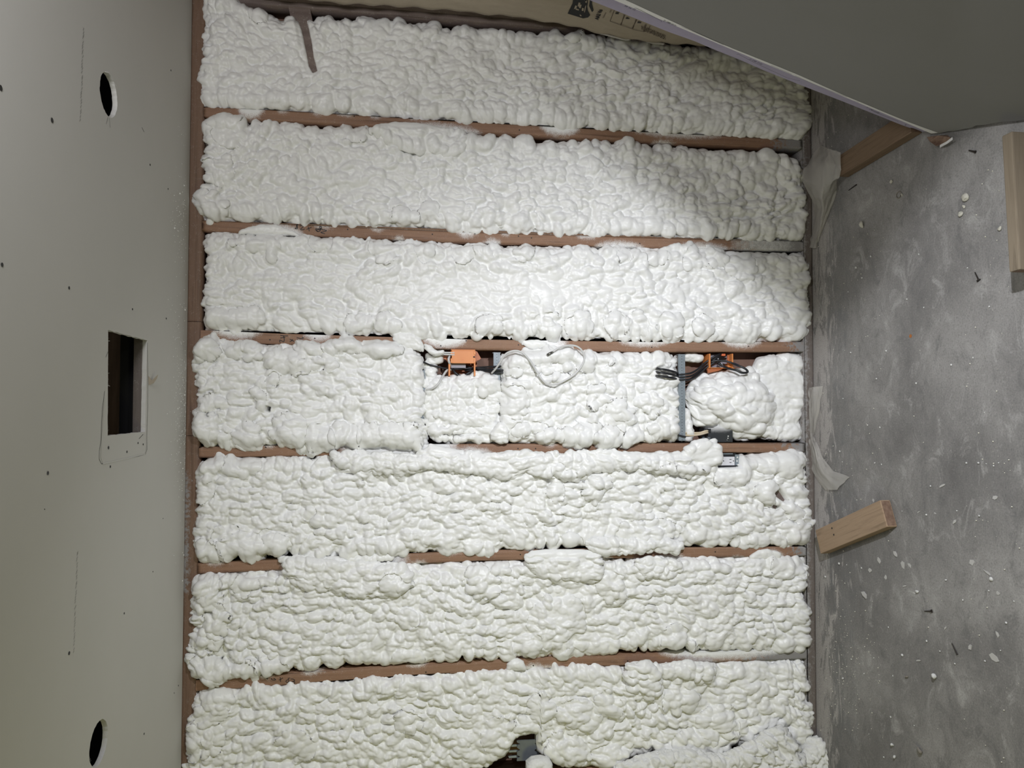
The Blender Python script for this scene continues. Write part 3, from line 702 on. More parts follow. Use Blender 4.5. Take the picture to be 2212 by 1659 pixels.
    skin += smooth * .6 * fnoise(a / 16, b / 16, seed + 70)
    micro = .35 * (fnoise(a / 3.2, b / 3.2, seed + 71, 2) - .5)
    skin = (skin + micro) * np.clip(h * 3, 0, 1) * (0.05 + .95 * near)
    Pd = base + N * (skin / PXM)[..., None]
    Pd[..., 1] = np.minimum(Pd[..., 1], yb + .002)
    if holes:
        m = (hold[:-1, :-1] + hold[1:, 1:] + hold[1:, :-1] + hold[:-1, 1:]) / 4 * np.ones((nx - 1, ny - 1))
        keep = m > 0.03
    me = gridmesh(name, Pd, keep)
    o = link(name, me, matl or m_foam, parent)
    if label: tag(o, label, 'insulation', 'spray foam in the stud bays')
    o_pts.append((o, Pd))
    return o
o_pts = []
def off(pts, dy): return [(x, y + dy) for x, y in pts]

# bay beside the right-hand wall
bay1 = foam('spray_foam', [(430, -22), (500, -14), (530, 2), (548, 17), (557, 14), (579, 23), (588, 30), (610, 32), (627, 26), (637, 34), (655, 33), (713, 32), (745, 41), (772, 32), (812, 34), (860, 37), (889, 46), (903, 45), (939, 44), (963, 56), (1006, 49), (1040, 55), (1083, 56), (1095, 64), (1131, 60), (1160, 68), (1203, 57), (1222, 70), (1255, 62), (1277, 73), (1303, 74), (1400, 86), (1500, 95), (1600, 102), (1745, 112)],
     [(430, 227), (477, 231), (584, 234), (650, 236), (715, 242), (784, 248), (861, 256), (976, 261), (1130, 269), (1227, 274), (1321, 280), (1416, 284), (1543, 292), (1660, 297), (1745, 300)], 101,
     left=[(438, -20), (438, 40), (434, 70), (432, 90), (436, 120), (430, 145), (417, 175), (424, 195), (434, 215), (440, 228)], right=[(1745, 100), (1750, 190), (1758, 225), (1760, 255), (1757, 275), (1738, 298)],
     holes=[[(641, 29), (656, 31), (664, 55), (671, 90), (675, 120), (683, 151), (676, 154), (668, 138), (661, 105), (652, 62)]],
     blobs=[(1240, 78, 17, 16, 0, 12, .5), (560, 30, 22, 20, 30, 9, .4), (500, 12, 50, 25, 20, 6, .4)], amps=(4.4, 3.9, 1.5), calm=[(900, 130, 380, 90, .78)],
     label="spray foam bay beside the right wall, with a brown slit cut through it")
def brace(px, ya):
    bm = bmesh.new(); f = [bm.verts.new(Vector(wall(x, y, ya))) for x, y in px]; g = [bm.verts.new(v.co + Vector((0, .02, 0))) for v in f]
    bm.faces.new(f); bm.faces.new(g[::-1])
    for i in range(len(f)): bm.faces.new((f[i], f[(i + 1) % len(f)], g[(i + 1) % len(f)], g[i]))
    return obj('let_in_brace', bm, m_corner, wallb)
brace([(622, 10), (668, 10), (700, 165), (654, 165)], .006); brace([(1655, 1045), (1715, 1045), (1715, 1100), (1655, 1100)], .012)
# second bay from the right-hand wall
bay2 = foam('spray_foam', [(438, 256), (447, 246), (482, 237), (511, 244), (533, 260), (571, 256), (602, 263), (650, 264), (694, 269), (720, 271), (748, 266), (792, 272), (830, 276), (900, 280), (1000, 290), (1036, 294), (1064, 291), (1116, 293), (1141, 293), (1163, 304), (1236, 300), (1268, 298), (1315, 306), (1359, 299), (1385, 312), (1432, 311), (1464, 311), (1511, 319), (1559, 317), (1606, 322), (1676, 317), (1701, 329), (1723, 343), (1742, 352)],
     [(430, 476), (440, 484), (495, 478), (527, 476), (590, 478), (669, 482), (735, 486), (811, 489), (875, 491), (938, 494), (1001, 498), (1096, 501), (1163, 504), (1274, 509), (1337, 510), (1416, 511), (1575, 514), (1742, 519)], 202,
     left=[(440, 240), (434, 262), (436, 285), (440, 320), (441, 400), (430, 416), (412, 428), (424, 445), (424, 465), (436, 484)], right=[(1724, 345), (1738, 370), (1740, 400), (1749, 440), (1749, 470), (1742, 500), (1736, 518)],
     blobs=[(480, 258, 40, 22, 15, 9, .6), (500, 290, 42, 28, 0, 6, .5), (478, 372, 30, 32, 10, 7, .55), (755, 285, 42, 18, 15, 7, .7), (455, 450, 40, 30, 30, 9, .35), (875, 470, 26, 22, 0, 6, .4), (930, 455, 20, 22, 0, 6, .4)], calm=[(720, 380, 200, 70, .62)], ripple=(1, 1.2, .4, .7),
     label='half shaded spray foam of the second stud bay from the right wall')
foam('foam_flap', [(800, 277), (818, 264), (850, 259), (900, 261), (950, 269), (990, 276), (1010, 288), (1018, 300)], [(800, 284), (830, 296), (845, 313), (880, 322), (905, 332), (935, 326), (960, 336), (985, 336), (1005, 328), (1018, 305)], 211, yb=-0.012, yf=-0.036, R=13, parent=bay2, inset=2,
     amps=(2.5, 3.6, 1.5), cells=(40, 22, 11), ripple=(.2, .6, .3, .3), calm=[(900, 262, 140, 22, .25)], und=3)
# third bay from the right-hand wall
bay3 = foam('spray_foam', [(436, 502), (440, 498), (495, 503), (536, 502), (600, 500), (640, 505), (685, 509), (764, 511), (811, 516), (859, 517), (938, 519), (944, 524), (1001, 525), (1033, 522), (1096, 528), (1135, 524), (1163, 533), (1220, 534), (1252, 529), (1321, 529), (1369, 534), (1416, 533), (1464, 528), (1492, 521), (1508, 528), (1543, 523), (1562, 534), (1571, 543), (1606, 543), (1685, 545), (1738, 545)],
     [(436, 712), (495, 714), (552, 715), (621, 718), (716, 722), (780, 723), (859, 724), (906, 731), (1001, 731), (1096, 735), (1179, 735), (1258, 735), (1328, 738), (1416, 738), (1575, 738), (1742, 735)], 303,
     left=[(438, 500), (440, 560), (443, 620), (440, 640), (434, 655), (436, 672), (431, 690), (436, 708)], right=[(1738, 545), (1753, 590), (1752, 610), (1742, 635), (1756, 660), (1762, 690), (1758, 710), (1743, 735)],
     blobs=[(505, 685, 70, 22, 5, 10, .75), (452, 690, 26, 24, 0, 8, .7), (590, 545, 14, 30, -12, 8, .5), (560, 525, 60, 18, 5, 6, .3), (830, 540, 30, 24, 0, 8, .45), (915, 540, 18, 28, -20, 8, .5), (690, 525, 26, 18, 20, 7, .55), (780, 700, 30, 22, 0, 9, .35), (835, 700, 34, 18, 10, 9, .4), (1000, 545, 20, 22, 0, 6, .3), (1130, 545, 22, 22, 0, 8, .35), (1060, 700, 26, 20, 0, 7, .3), (1180, 705, 30, 24, 0, 8, .3), (1250, 705, 28, 24, 10, 8, .3), (1330, 700, 28, 22, 0, 8, .3), (1370, 705, 26, 24, 0, 7, .3), (1450, 700, 28, 26, 0, 8, .3), (1520, 705, 26, 22, 0, 7, .3), (1420, 555, 22, 20, 0, 7, .5), (1500, 560, 26, 24, 20, 7, .5), (1550, 552, 24, 28, 0, 8, .5), (1600, 575, 40, 30, 20, 8, .35), (1350, 555, 14, 13, 0, 6, .6)],
     calm=[(1060, 630, 260, 50, .42), (1250, 620, 160, 45, .55), (640, 610, 160, 60, .8)], ripple=(.35, 1, .8, .5), cells=(46, 21, 10.5),
     label='brightest spray foam bay, third from the right wall, beside the wiring bay')
foam('foam_flap', [(515, 500), (535, 489), (560, 485), (596, 486), (622, 495), (645, 505)], [(515, 503), (560, 506), (600, 507), (645, 508)], 311, yb=0.002, yf=-0.012, R=8, parent=bay3, inset=0, amps=(.6, .8, .6), ripple=(0, 0, 0, 0), und=1)
foam('foam_flap', [(850, 722), (870, 716), (895, 720), (908, 735), (914, 752)], [(850, 736), (870, 745), (890, 752), (914, 758)], 312, yb=0.002, yf=-0.02, R=12, parent=bay3, inset=0, amps=(1.2, 1.6, 1.3), ripple=(.2, .2, .2, .2), und=2)
foam('foam_flap', [(1128, 738), (1145, 733), (1165, 734), (1182, 740)], [(1128, 740), (1140, 750), (1155, 755), (1170, 751), (1182, 742)], 313, yb=0.002, yf=-0.014, R=10, parent=bay3, inset=0, amps=(.7, .8, .5), ripple=(0, 0, 0, 0), und=1)
# wiring bay: large mass under the ceiling
bay4 = foam('spray_foam', [(409, 745), (423, 726), (451, 719), (476, 731), (489, 735), (514, 733), (557, 734), (567, 744), (595, 743), (633, 744), (653, 733), (673, 731), (694, 738), (716, 730), (740, 722), (760, 722), (772, 728), (780, 735), (818, 730), (851, 733), (868, 743), (890, 748), (914, 760)],
     [(409, 950), (430, 963), (476, 967), (514, 972), (557, 973), (564, 963), (615, 963), (640, 973), (663, 983), (691, 977), (716, 972), (754, 971), (805, 971), (856, 974), (914, 976)], 404,
     left=[(420, 725), (410, 752), (416, 775), (414, 790), (422, 820), (419, 850), (422, 880), (412, 905), (411, 935), (424, 960)], right=[(908, 762), (914, 800), (916, 870), (914, 905), (922, 930), (918, 970)],
     yf=-0.020, amps=(5.5, 4.2, 1.7), cells=(46, 22, 11), ripple=(.2, .8, .3, .6), warp=7,
     blobs=[(822, 752, 44, 25, 8, 17, .9), (752, 745, 30, 22, -10, 14, .75), (668, 752, 34, 24, 0, 12, .7), (715, 750, 26, 18, 0, 12, .65), (625, 780, 45, 28, 10, 13, .75), (690, 785, 45, 14, 0, 11, .45), (446, 745, 28, 30, 20, 14, .6), (424, 758, 18, 22, 0, 9, .5), (505, 752, 24, 20, 0, 10, .5), (545, 755, 22, 22, 0, 10, .5), (585, 765, 20, 26, 0, 9, .5), (440, 925, 34, 36, 0, 13, .6), (478, 945, 20, 18, 0, 9, .6), (535, 940, 32, 28, 0, 13, .5), (455, 875, 40, 18, 0, 8, .6), (625, 930, 38, 34, 0, 14, .55), (690, 945, 34, 28, 0, 13, .5), (745, 945, 34, 28, 0, 12, .5), (810, 945, 42, 30, 20, 13, .7), (860, 945, 45, 28, 20, 14, .75), (583, 818, 12, 9, 0, 8, .8), (560, 860, 30, 14, 60, 8, .5)],
     gouge=[(448, 895, 11, 7, 40, 16)], holes=[[(576, 878), (583, 880), (581, 889), (575, 887)]],
     label='lumpy spray foam mass filling the ceiling end of the wiring bay')
# wiring bay: block below the first orange box
bay4b = foam('spray_foam', [(917, 850), (928, 824), (938, 816), (952, 812), (973, 810), (1019, 809), (1031, 801), (1059, 804), (1079, 809), (1084, 819)], [(917, 940), (930, 948), (945, 957), (975, 959), (1019, 959), (1059, 958), (1084, 956)], 414,
     left=[(917, 850), (917, 900), (921, 930)], right=[(1084, 815), (1085, 850), (1084, 956)], yf=-0.006, amps=(3.0, 3.6, 1.4), cells=(44, 20, 10), ripple=(.3, .3, .2, .3), R=14,
     blobs=[(1055, 828, 32, 26, 10, 8, .5), (1000, 905, 60, 16, 5, 6, .3), (960, 928, 50, 9, -8, 8, .6), (1010, 945, 35, 10, 5, 6, .3)], gouge=[(985, 940, 35, 7, 0, 10)],
     label='small square spray foam block directly below the bright orange box')
foam('foam_chunk', [(1062, 935), (1080, 912), (1092, 915), (1100, 935)], [(1062, 950), (1080, 956), (1095, 957), (1100, 945)], 416, yb=-0.005, yf=-0.035, R=10, inset=0, amps=(1, 1, 1), ripple=(0, 0, 0, 0), und=1, parent=bay4b)
bay4c = foam('spray_foam', [(917, 785), (930, 782), (945, 786)], [(917, 846), (930, 842), (940, 835), (945, 822)], 418, right=[(944, 785), (946, 800), (938, 825), (936, 842)], yb=0.06, yf=0.012, R=10, inset=1, amps=(2, 3, 1), cells=(30, 16, 9), ripple=(0, 0, 0, 0), und=2,
     label='thin recessed strip of spray foam between a grey bar and the bright orange box')
foam('foam_lump', [(920, 765), (945, 760), (955, 768)], [(920, 780), (940, 787), (955, 780)], 419, yb=0.05, yf=0.01, R=9, inset=0, amps=(1.5, 1.5, .5), ripple=(0, 0, 0, 0), und=1, parent=bay4c)
# wiring bay: middle mass
bay4d = foam('spray_foam', [(1083, 769), (1099, 760), (1132, 753), (1164, 752), (1185, 745), (1198, 742), (1226, 740), (1238, 748), (1258, 754), (1278, 750), (1292, 758), (1317, 760), (1380, 762), (1416, 763), (1463, 765), (1472, 768)],
     [(1083, 950), (1100, 954), (1115, 956), (1168, 962), (1198, 967), (1206, 959), (1228, 966), (1244, 975), (1274, 972), (1280, 965), (1297, 974), (1330, 970), (1342, 960), (1356, 970), (1381, 963), (1403, 958), (1472, 951)], 424,
     left=[(1083, 765), (1083, 950)], right=[(1471, 768), (1467, 800), (1468, 860), (1474, 905), (1472, 940)], yf=-0.018, amps=(5.5, 4.6, 1.7), cells=(46, 22, 11), ripple=(.6, .6, .3, .2), warp=7,
     blobs=[(1115, 778, 38, 20, 0, 10, .6), (1165, 770, 36, 20, 0, 12, .7), (1215, 765, 34, 24, 0, 14, .75), (1262, 775, 26, 20, 0, 12, .6), (1300, 775, 20, 16, 0, 9, .5), (1100, 800, 28, 14, 10, 7, .5), (1180, 795, 30, 10, 0, 8, .5), (1235, 798, 30, 9, 10, 8, .4), (1180, 820, 20, 13, 0, 8, .7), (1205, 820, 20, 12, 0, 8, .7), (1115, 870, 30, 36, 0, 7, .25), (1290, 855, 24, 20, 0, 8, .4), (1340, 885, 26, 20, 0, 9, .4), (1400, 870, 28, 24, 10, 9, .4), (1440, 925, 34, 26, 20, 12, .5), (1260, 945, 40, 32, 0, 14, .4), (1180, 945, 36, 18, 0, 10, .4), (1310, 950, 36, 26, 0, 12, .4), (1370, 945, 30, 22, 0, 10, .4), (1140, 925, 40, 12, -10, 7, .3)],
     label='middle spray foam mass of the wiring bay, behind the white cable loop')
bay4e = foam('spray_foam', [(1478, 890), (1484, 884), (1491, 898), (1497, 925), (1500, 936)], [(1478, 950), (1486, 951), (1494, 950), (1500, 945)], 428, yb=.06, yf=0.0, R=12, inset=0, amps=(3, 3, 1), cells=(30, 16, 9), ripple=(0, 0, 0, 0), und=2,
     label='narrow spray foam strip right behind the galvanized bar with zip ties')
foam('foam_lump', [(1480, 766), (1500, 763), (1518, 768)], [(1480, 776), (1495, 782), (1518, 778)], 429, yb=.06, yf=0.03, R=8, inset=0, amps=(2, 2, .5), ripple=(0, 0, 0, 0), und=1, parent=bay4e)
# wiring bay: ribbed mass by the floor and the dome over it
bay4g = foam('spray_foam', [(1625, 768), (1650, 764), (1700, 761), (1738, 760)], [(1625, 950), (1662, 954), (1700, 955), (1738, 954)], 434, right=[(1737, 760), (1739, 795), (1749, 830), (1742, 855), (1741, 885), (1737, 910), (1738, 935), (1733, 954)], yb=.06, yf=0.016, R=16,
     amps=(1.2, 2.4, .8), cells=(46, 22, 11), ripple=(0, 0, 0, 2.2), und=5, left=[(1645, 765), (1625, 800), (1620, 900), (1640, 955)], label='cream ribbed spray foam at the floor end of the wiring bay')
bay4f = foam('spray_foam', [(1493, 852), (1499, 834), (1509, 819), (1530, 805), (1561, 797), (1597, 792), (1633, 793), (1655, 806), (1675, 828), (1690, 858)], [(1493, 857), (1501, 880), (1510, 902), (1516, 921), (1530, 928), (1560, 929), (1580, 935), (1600, 952), (1640, 955), (1668, 937), (1682, 910), (1690, 880)], 438, yb=.065, yf=-0.012, R=46, inset=3,
     amps=(3.4, 4.4, 1.2), cells=(52, 24, 12), ripple=(0, 0, 0, 0), und=4, blobs=[(1575, 865, 75, 62, 10, 14, .12), (1625, 870, 66, 78, 0, 9, .1)], warp=8,
     label='rounded spray foam dome between the second orange box and the black box')
# bay below the wiring bay in the photo
bay5 = foam('spray_foam', [(424, 1000), (433, 991), (463, 984), (501, 982), (519, 990), (539, 985), (577, 987), (628, 988), (711, 988), (760, 984), (900, 986), (992, 985), (1045, 985), (1102, 982), (1181, 984), (1261, 983), (1371, 982), (1482, 980), (1556, 985), (1597, 981), (1608, 977), (1620, 983), (1651, 978), (1687, 972), (1714, 967), (1733, 973), (1744, 985)],
     [(418, 1217), (430, 1219), (458, 1217), (470, 1211), (506, 1207), (534, 1215), (557, 1210), (582, 1204), (596, 1208), (646, 1204), (676, 1216), (730, 1210), (800, 1205), (860, 1203), (940, 1196), (960, 1197), (982, 1204), (1020, 1204), (1064, 1202), (1090, 1190), (1163, 1186), (1223, 1186), (1273, 1183), (1380, 1186), (1479, 1183), (1530, 1184), (1593, 1183), (1658, 1186), (1689, 1181), (1709, 1186), (1744, 1181)], 505,
     left=[(432, 990), (422, 1010), (420, 1040), (421, 1100), (425, 1140), (414, 1180), (416, 1210)], right=[(1742, 985), (1752, 1008), (1748, 1060), (1755, 1093), (1766, 1130), (1759, 1147), (1757, 1168), (1738, 1182)],
     holes=[[(1671, 1065), (1680, 1059), (1685, 1058), (1692, 1069), (1701, 1082), (1698, 1085), (1686, 1077), (1677, 1070)], [(1554, 978), (1596, 978), (1597, 1008), (1554, 1009)]],
     blobs=[(450, 1010, 34, 28, 10, 10, .6), (520, 1005, 40, 26, -15, 10, .6), (440, 1050, 26, 40, 0, 7, .5), (490, 1150, 26, 20, 0, 6, .7), (530, 1180, 50, 30, 10, 12, .6), (440, 1190, 30, 26, 0, 9, .6), (590, 1178, 36, 30, 20, 9, .5), (672, 1108, 14, 15, 0, 6, .6), (1285, 1050, 26, 36, 20, 12, .25), (1200, 1060, 20, 24, 0, 7, .4), (1605, 1010, 26, 36, 10, 9, .5), (1580, 1030, 34, 22, 0, 9, .5), (1700, 1000, 44, 26, 15, 12, .75), (1650, 995, 26, 26, 0, 9, .6), (1655, 1065, 24, 24, 0, 12, .7), (1710, 1100, 12, 26, -35, 9, .7), (1230, 1170, 26, 22, 0, 7, .4), (1400, 1150, 70, 26, 0, 8, .2), (1720, 1150, 34, 26, 30, 9, .5)],
     amps=(5.2, 4.8, 1.7), cells=(45, 21, 10.5), ripple=(.3, 1, .6, .8), gouge=[(1668, 1092, 22, 7, 10, 12), (1710, 1125, 16, 5, 40, 10)],
     label='spray foam bay holding the white receptacle, with a long ragged foam flap')
foam('foam_flap', [(714, 980), (760, 976), (830, 978), (900, 984), (930, 960), (945, 962), (992, 971), (1045, 980), (1102, 977), (1181, 980), (1261, 977), (1324, 974), (1371, 977), (1482, 976), (1494, 966), (1500, 957), (1530, 951), (1550, 953), (1557, 970), (1558, 985)],
     [(714, 992), (740, 1008), (760, 1016), (800, 1022), (870, 1026), (900, 1020), (930, 1014), (960, 1016), (985, 1022), (1010, 1021), (1060, 1028), (1110, 1036), (1135, 1022), (1150, 1026), (1172, 1033), (1200, 1028), (1222, 1041), (1250, 1039), (1262, 1022), (1300, 1014), (1340, 1018), (1400, 1016), (1440, 1024), (1480, 1028), (1515, 1026), (1535, 1012), (1550, 1008), (1558, 1000)], 515,
     yb=-0.012, yf=-0.044, R=13, parent=bay5, inset=2, amps=(3.4, 4.0, 1.6), cells=(34, 20, 10), ripple=(.1, .5, .3, .3), calm=[(960, 972, 55, 14, .15), (1400, 985, 130, 10, .4), (1526, 980, 32, 28, .35)], und=4, blobs=[(1490, 1018, 40, 9, 8, 7, .7), (1205, 1012, 14, 16, 0, 6, .7), (1225, 1028, 18, 12, 0, 7, .7), (1440, 1016, 16, 10, 0, 6, .6)], warp=6)
foam('foam_flap', [(1272, 1172), (1300, 1165), (1360, 1170), (1420, 1162), (1460, 1168), (1478, 1178)], [(1272, 1180), (1285, 1194), (1320, 1201), (1360, 1198), (1420, 1190), (1440, 1196), (1464, 1201), (1472, 1186), (1478, 1183)], 516, yb=-0.012, yf=-0.04, R=12, parent=bay5, inset=1, amps=(2.5, 4, 1.5), cells=(32, 18, 9), ripple=(0, .5, .2, .2), und=3)
foam('foam_flap', [(600, 1207), (640, 1203), (700, 1205), (780, 1202), (850, 1200)], [(600, 1212), (660, 1222), (740, 1220), (800, 1214), (850, 1206)], 517, yb=0.003, yf=-0.02, R=9, parent=bay5, inset=0, amps=(1.5, 2, 1.2), cells=(30, 16, 9), ripple=(.3, .3, 0, 0), und=2)
# next bay
bay6 = foam('spray_foam', [(416, 1245), (424, 1240), (468, 1236), (522, 1236), (568, 1234), (606, 1233), (700, 1230), (800, 1226), (885, 1221), (942, 1221), (1000, 1216), (1072, 1215), (1119, 1212), (1200, 1211), (1300, 1210), (1362, 1212), (1383, 1205), (1470, 1205), (1542, 1206), (1629, 1203), (1647, 1196), (1687, 1199), (1723, 1201), (1748, 1210)],
     [(405, 1460), (427, 1478), (449, 1490), (476, 1486), (484, 1470), (503, 1473), (549, 1469), (568, 1462), (595, 1461), (617, 1452), (685, 1451), (734, 1443), (753, 1438), (785, 1439), (848, 1438), (896, 1436), (942, 1432), (997, 1428), (1036, 1430), (1108, 1427), (1145, 1421), (1217, 1420), (1275, 1418), (1333, 1416), (1354, 1406), (1405, 1405), (1470, 1405), (1542, 1407), (1687, 1410), (1748, 1410)], 606,
     left=[(424, 1240), (416, 1270), (412, 1300), (411, 1340), (410, 1370), (403, 1410), (398, 1430), (408, 1444), (402, 1462), (430, 1482)], right=[(1750, 1210), (1755, 1228), (1748, 1260), (1746, 1290), (1754, 1330), (1758, 1365), (1756, 1390), (1742, 1409)],
     blobs=[(450, 1270, 30, 34, 10, 9, .5), (445, 1302, 34, 16, -20, 8, .6), (470, 1345, 24, 36, 10, 10, .6), (440, 1382, 32, 20, 10, 8, .55), (455, 1445, 44, 32, 0, 14, .7), (450, 1478, 32, 16, 0, 12, .8), (515, 1450, 42, 24, 0, 9, .55), (590, 1445, 40, 22, 0, 6, .3), (530, 1262, 26, 20, 0, 7, .5), (1040, 1260, 40, 30, 20, 8, .25), (1080, 1230, 24, 20, 0, 7, .4), (1205, 1340, 62, 60, 0, 9, .15), (1320, 1265, 30, 34, 0, 9, .25), (1460, 1385, 30, 34, 0, 8, .3), (1140, 1390, 30, 30, 0, 8, .25), (880, 1335, 24, 20, 0, 5, .3), (1700, 1225, 40, 24, 0, 8, .55), (880, 1422, 30, 18, 0, 7, .5)],
     amps=(4.6, 4.8, 1.6), cells=(44, 20, 10), ripple=(.4, 1, .6, .7), calm=[(1215, 1320, 40, 30, .6)],
     label='spray foam bay with a round drooping lump at its ceiling corner')
foam('foam_flap', [(612, 1216), (640, 1209), (700, 1209), (780, 1217), (850, 1216), (872, 1222), (884, 1240), (888, 1258)], [(612, 1240), (640, 1266), (670, 1280), (700, 1279), (740, 1285), (765, 1292), (800, 1290), (835, 1292), (862, 1292), (880, 1278), (888, 1262)], 616, yb=-0.012, yf=-0.042, R=16, parent=bay6, inset=2, amps=(3.0, 4.0, 1.5), cells=(36, 20, 10), ripple=(.6, .4, .2, .2), und=4, calm=[(790, 1208, 120, 12, .3)], blobs=[(850, 1265, 26, 24, 0, 8, .8), (875, 1272, 16, 18, 30, 8, .8)])
foam('foam_flap', [(1136, 1206), (1150, 1192), (1180, 1188), (1260, 1188), (1290, 1192), (1302, 1206)], [(1136, 1215), (1150, 1235), (1180, 1250), (1210, 1256), (1240, 1254), (1270, 1258), (1292, 1260), (1302, 1240)], 617, yb=-0.010, yf=-0.036, R=12, parent=bay6, inset=1, amps=(3, 4.2, 1.4), cells=(34, 19, 10), ripple=(0, .2, .2, .2), und=3, calm=[(1218, 1194, 95, 16, .12)])
foam('foam_flap', [(1376, 1212), (1400, 1206), (1450, 1208), (1475, 1215)], [(1376, 1225), (1390, 1245), (1420, 1255), (1450, 1252), (1475, 1238)], 618, yb=-0.012, yf=-0.034, R=11, parent=bay6, inset=1, amps=(3, 4, 1.4), cells=(30, 17, 9), ripple=(0, .2, 0, 0), und=3)
foam('foam_flap', [(1622, 1202), (1640, 1190), (1660, 1187), (1690, 1196)], [(1622, 1206), (1650, 1208), (1690, 1206)], 619, yb=0.002, yf=-0.012, R=8, parent=bay6, inset=0, amps=(.8, 1, .6), ripple=(0, 0, 0, 0), und=1)
# bottom bay in the photo
bay7 = foam('spray_foam', [(408, 1505), (413, 1499), (439, 1491), (486, 1487), (568, 1482), (638, 1480), (674, 1476), (733, 1471), (827, 1464), (897, 1461), (1000, 1454), (1047, 1447), (1098, 1446), (1145, 1447), (1199, 1439), (1253, 1436), (1289, 1436), (1325, 1438), (1362, 1436), (1409, 1435), (1506, 1431), (1687, 1427), (1740, 1429)],
     [(396, 1710), (700, 1688), (1000, 1676), (1050, 1664), (1075, 1645), (1096, 1630), (1108, 1606), (1118, 1600), (1163, 1593), (1167, 1628), (1192, 1648), (1215, 1662), (1327, 1664), (1352, 1650), (1377, 1632), (1400, 1628), (1450, 1640), (1572, 1640), (1580, 1618), (1622, 1614), (1700, 1622), (1765, 1614)], 707,
     left=[(413, 1500), (410, 1530), (397, 1569), (404, 1590), (398, 1640), (396, 1700)], right=[(1741, 1432), (1752, 1484), (1750, 1520), (1760, 1553), (1768, 1600), (1766, 1615)],
     blobs=[(470, 1515, 34, 26, 0, 8, .5), (455, 1545, 36, 22, -20, 9, .5), (450, 1590, 40, 34, 0, 8, .4), (420, 1610, 22, 26, 0, 8, .5), (640, 1610, 40, 30, 0, 6, .3), (880, 1560, 26, 22, 0, 6, .4), (1170, 1535, 30, 40, 10, 9, .4), (1140, 1575, 38, 26, 20, 9, .5), (1080, 1590, 40, 40, 0, 8, .3), (1250, 1550, 45, 40, 0, 8, .15), (1220, 1622, 48, 36, 0, 11, .25), (1320, 1640, 50, 30, 0, 9, .3), (1310, 1520, 30, 26, 0, 7, .3), (1550, 1560, 40, 36, 0, 10, .3), (1500, 1600, 50, 30, 0, 8, .3), (1470, 1510, 36, 30, 0, 8, .3)],
     amps=(5.4, 5.2, 1.7), cells=(46, 22, 11), ripple=(.7, .6, .5, 1), label='spray foam bay farthest from the right wall, its gap showing a notched grey plate')
foam('foam_flap', [(1356, 1440), (1375, 1434), (1408, 1434), (1425, 1450), (1432, 1480)], [(1356, 1470), (1365, 1490), (1390, 1508), (1415, 1518), (1432, 1500)], 716, yb=-0.012, yf=-0.046, R=15, parent=bay7, inset=1, amps=(3.4, 3.6, 1.2), cells=(32, 19, 10), ripple=(0, 0, 0, 0), und=3)
foam('foam_flap', [(1418, 1438), (1460, 1434), (1520, 1432), (1545, 1440)], [(1418, 1450), (1440, 1470), (1490, 1466), (1510, 1478), (1535, 1475), (1545, 1460)], 717, yb=-0.012, yf=-0.036, R=12, parent=bay7, inset=1, amps=(2.5, 3.8, 1.2), cells=(30, 17, 10), ripple=(.8, 0, 0, 0), und=3)
foam('foam_flap', [(1096, 1440), (1106, 1428), (1120, 1426), (1132, 1432), (1137, 1446)], [(1096, 1448), (1115, 1452), (1137, 1450)], 718, yb=0.003, yf=-0.024, R=12, parent=bay7, inset=0, amps=(.6, .6, .4), ripple=(0, 0, 0, 0), und=1)

# ------------------------------------------------------------------ wiring: brackets, boxes, cables
def V(px, py, y): return Vector(wall(px, py, y))
def wbox(name, x0, y0, x1, y1, ya, yb_, matl, parent=None, bev=0.0012, seg=2):
    """box on the wall between two picture corners (at its front depth ya) reaching back to yb_"""
    a, b = V(x0, y0, ya), V(x1, y1, ya); bm = bmesh.new()
    box(bm, ((a.x + b.x) / 2, (ya + yb_) / 2, (a.z + b.z) / 2), (abs(a.x - b.x), abs(yb_ - ya), abs(a.z - b.z)))
    if bev: bevel(bm, bev, seg)
    return obj(name, bm, matl, parent)
def spray_attr(o, f):
    me = o.data; a = me.attributes.new('spray', 'FLOAT', 'POINT'); a.data.foreach_set('value', [f(v.co) for v in me.vertices])
def bar(cx0, cx1, y0, y1, yf, label, ties=()):
    """galvanized channel running between two studs: web, two lips, row of punched holes"""
    root = tag(empty('bracket_bar', V((cx0 + cx1) / 2, (y0 + y1) / 2, yf)), label, 'bracket', 'galvanized bars between the studs')
    inv = Matrix.Translation(-root.location)
    A, B = V(cx0, y0, yf), V(cx1, y1, yf); w = abs(A.z - B.z); zc = (A.z + B.z) / 2; xc = (A.x + B.x) / 2; L = abs(A.x - B.x)
    bm = bmesh.new(); box(bm, (xc, yf + .0014, zc), (L, .0016, w * .96)); bevel(bm, .0004, 1); obj('web', bm, m_steel, root, inv=inv)
    for s in (-1, 1):
        bm = bmesh.new(); box(bm, (xc, yf + .005, zc + s * w * .47), (L, .012, .0016)); box(bm, (xc, yf - .0005, zc + s * w * .36), (L, .0016, w * .24)); bevel(bm, .0003, 1); obj('lip', bm, m_steel, root, inv=inv)
    hm = None; n = int(L / 0.011)
    for k_ in range(n):
        x = A.x - (k_ + .7) * L / n
        if hm is None:
            bm = bmesh.new(); cyl(bm, (0, -.0004, 0), (0, .0004, 0), .0014, 8); hm = obj('punched_hole', bm, m_blk, root); o = hm
        else: o = link('punched_hole', hm.data, None, root)
        o.location = Vector((x, yf + .0003, zc)) - root.location
    for f in (0, 1):
        bm = bmesh.new(); box(bm, ((A.x, B.x)[f] + (-.002, .002)[f], yf + .012, zc), (.0016, .022, w * 1.25)); obj('end_tab', bm, m_blk if f else m_steel, root, inv=inv)
    return root
bar(1466, 1480.5, 765, 952, -0.020, 'long galvanized bar with black zip ties, right of the middle foam mass')
